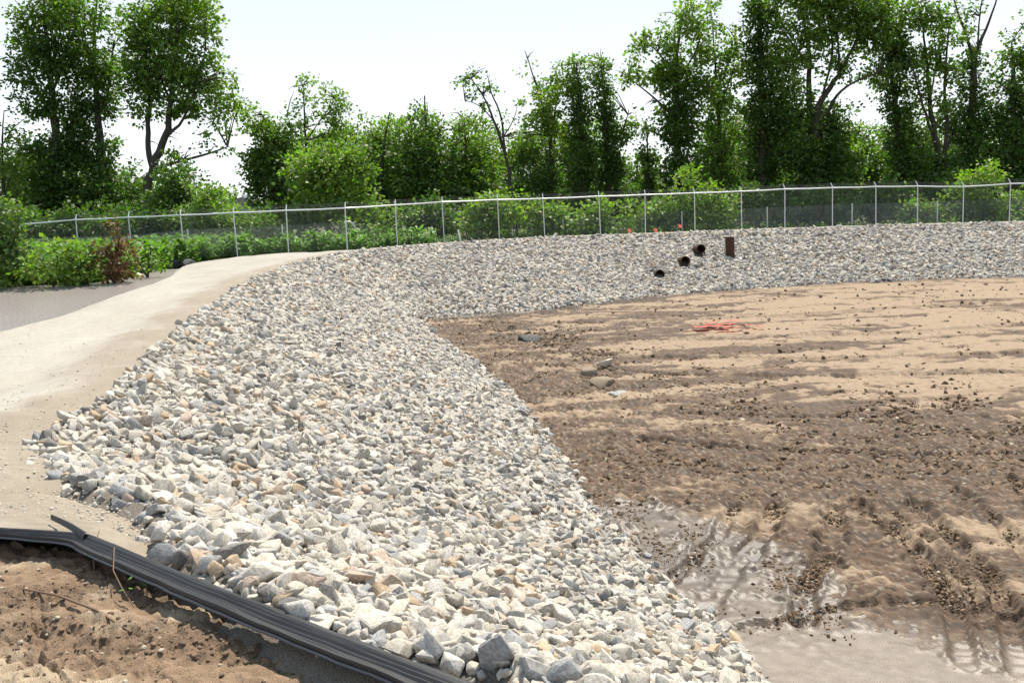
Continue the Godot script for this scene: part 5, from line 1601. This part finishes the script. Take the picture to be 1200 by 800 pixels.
		[[[0.0,-0.15,0.0,0.06],[0.13,0.0,0.0,0.043],[0.39,1.23,0.0,0.017]],[[0.0,-0.86,0.0,0.051],[-0.24,0.02,0.31,0.034],[-0.54,1.02,0.62,0.017]]],
		[[-1.84,2.13,-0.04,2.35,2.03,1.0,0],[1.89,1.97,-1.02,2.35,2.03,1.1,0]]],
	["shady_shrub_006", "dark undergrowth behind the trees at the right edge", "understory", 34.76, -73.92, 0.18,
		[[[0.0,-0.15,0.0,0.06],[0.11,-0.59,0.0,0.043],[0.33,0.64,0.0,0.017]],[[0.0,-1.46,0.0,0.051],[-0.27,-0.58,-0.3,0.034],[-0.61,0.43,-0.6,0.017]]],
		[[-3.81,1.49,0.88,2.35,1.9,1.1,0],[-0.39,1.96,-0.57,2.35,2.17,1.2,0],[3.06,1.6,-0.26,2.35,2.03,1.2,0]]],
	["shady_shrub_007", "dark undergrowth behind the weeds at the left end of the fence", "understory", -26.25, -56.00, 0.18,
		[[[0.0,-0.15,0.0,0.06],[0.17,1.32,0.0,0.043],[0.46,2.24,0.0,0.017]],[[0.0,0.66,0.0,0.051],[-0.12,1.33,0.16,0.034],[-0.27,2.09,0.33,0.017]]],
		[[-0.79,2.11,0.53,1.47,1.13,1.1,0],[0.84,1.85,-0.25,1.47,1.03,1.1,0],[2.4,1.88,-0.15,1.36,1.13,1.1,0]]],
	["shady_shrub_008", "dark undergrowth between the twin-stemmed and the forked tree", "understory", -21.96, -57.12, 0.18,
		[[[0.0,-0.15,0.0,0.06],[0.16,1.09,0.0,0.043],[0.45,2.04,0.0,0.017]],[[0.0,0.42,0.0,0.051],[-0.13,1.1,-0.07,0.034],[-0.29,1.88,-0.14,0.017]]],
		[[-0.82,1.9,-0.66,1.39,1.15,1.1,0],[0.61,1.74,0.52,1.39,1.05,1.1,0],[2.15,1.77,-0.62,1.28,1.15,1.1,0]]],
	["shady_shrub_009", "dark undergrowth behind the fence below the left sky gap", "understory", -16.39, -58.24, 0.18,
		[[[0.0,-0.15,0.0,0.06],[0.15,0.91,0.0,0.043],[0.43,1.87,0.0,0.017]],[[0.0,0.23,0.0,0.051],[-0.14,0.92,0.41,0.034],[-0.32,1.71,0.83,0.017]]],
		[[-1.71,1.48,-0.49,1.42,0.86,1.1,0],[0.5,1.58,-0.52,1.52,0.96,1.0,0],[3.44,1.45,0.57,1.63,1.07,1.0,0]]],
	["feathery_bush", "feathery grey green bush at the far left edge beside the wet lane", "roadside", -17.00, -34.00, 0.13,
		[[[0.0,-0.15,0.0,0.043],[0.1,0.43,0.0,0.03],[0.25,1.0,0.0,0.013]],[[0.0,0.03,0.0,0.043],[-0.07,0.43,0.29,0.025],[-0.1,0.9,0.58,0.013]]],
		[[-0.05,1.12,-0.14,0.51,0.69,1.8,4],[0.51,1.53,0.03,0.51,0.69,1.7,4],[-0.44,1.71,-0.02,0.7,0.81,1.8,4],[0.44,2.39,0.1,0.44,0.56,1.4,4],[-0.21,2.7,-0.18,0.57,0.56,1.5,4],[0.74,0.95,0.12,0.38,0.56,1.5,4],[-0.3,0.42,0.35,0.7,0.44,1.0,1]]],
	["roadside_bush", "leafy green bush beside the wet lane left of the brown bush", "roadside", -15.21, -33.50, 0.14,
		[[[0.0,-0.15,0.0,0.043],[0.1,0.47,0.0,0.03],[0.24,1.03,0.0,0.013]],[[0.0,0.08,0.0,0.043],[-0.07,0.48,0.19,0.025],[-0.11,0.94,0.37,0.013]]],
		[[-0.41,0.75,0.21,0.5,0.43,1.2,2],[0.2,0.92,0.25,0.56,0.55,1.2,2],[0.8,0.7,-0.06,0.5,0.49,1.2,2],[0.26,0.35,0.26,0.75,0.25,1.2,1]]],
	["roadside_bush_001", "second leafy green bush touching the brown bush", "roadside", -14.25, -33.80, 0.14,
		[[[0.0,-0.15,0.0,0.043],[0.1,0.47,0.0,0.03],[0.24,1.03,0.0,0.013]],[[0.0,0.07,0.0,0.043],[-0.07,0.48,0.3,0.025],[-0.11,0.94,0.6,0.013]]],
		[[-0.02,1.02,0.04,0.51,0.5,1.2,2],[0.42,0.77,-0.17,0.44,0.5,1.2,1],[-0.36,1.03,0.05,0.38,0.43,1.1,2]]],
	["brown_bush", "half dead reddish brown bush above the wet lane", "roadside", -13.38, -34.00, 0.13,
		[[[0.0,-0.15,0.0,0.043],[0.1,0.47,0.0,0.03],[0.24,1.04,0.0,0.013]],[[0.0,0.07,0.0,0.043],[-0.08,0.48,0.37,0.025],[-0.12,0.94,0.74,0.013]]],
		[[0.09,1.25,-0.09,0.48,0.62,1.3,3],[-0.31,0.75,0.07,0.48,0.47,1.2,3],[0.44,0.72,0.19,0.48,0.47,1.2,3],[0.38,1.87,0.03,0.29,0.37,0.9,3],[0.07,0.45,-0.29,0.64,0.25,1.0,3],[-0.49,1.22,0.03,0.25,0.31,0.5,3],[-0.01,0.82,-0.09,0.38,0.37,0.4,1]]],
	["roadside_bush_002", "low green bush between the brown bush and the road", "roadside", -12.96, -36.00, 0.13,
		[[[0.0,-0.15,0.0,0.043],[0.1,0.53,0.0,0.03],[0.25,1.13,0.0,0.013]],[[0.0,0.1,0.0,0.043],[-0.08,0.54,0.32,0.025],[-0.13,1.03,0.64,0.013]]],
		[[-0.14,0.54,0.07,0.4,0.26,1.1,2],[0.34,0.46,-0.08,0.4,0.2,1.0,1],[-0.4,0.37,0.16,0.4,0.2,1.1,1]]],
]
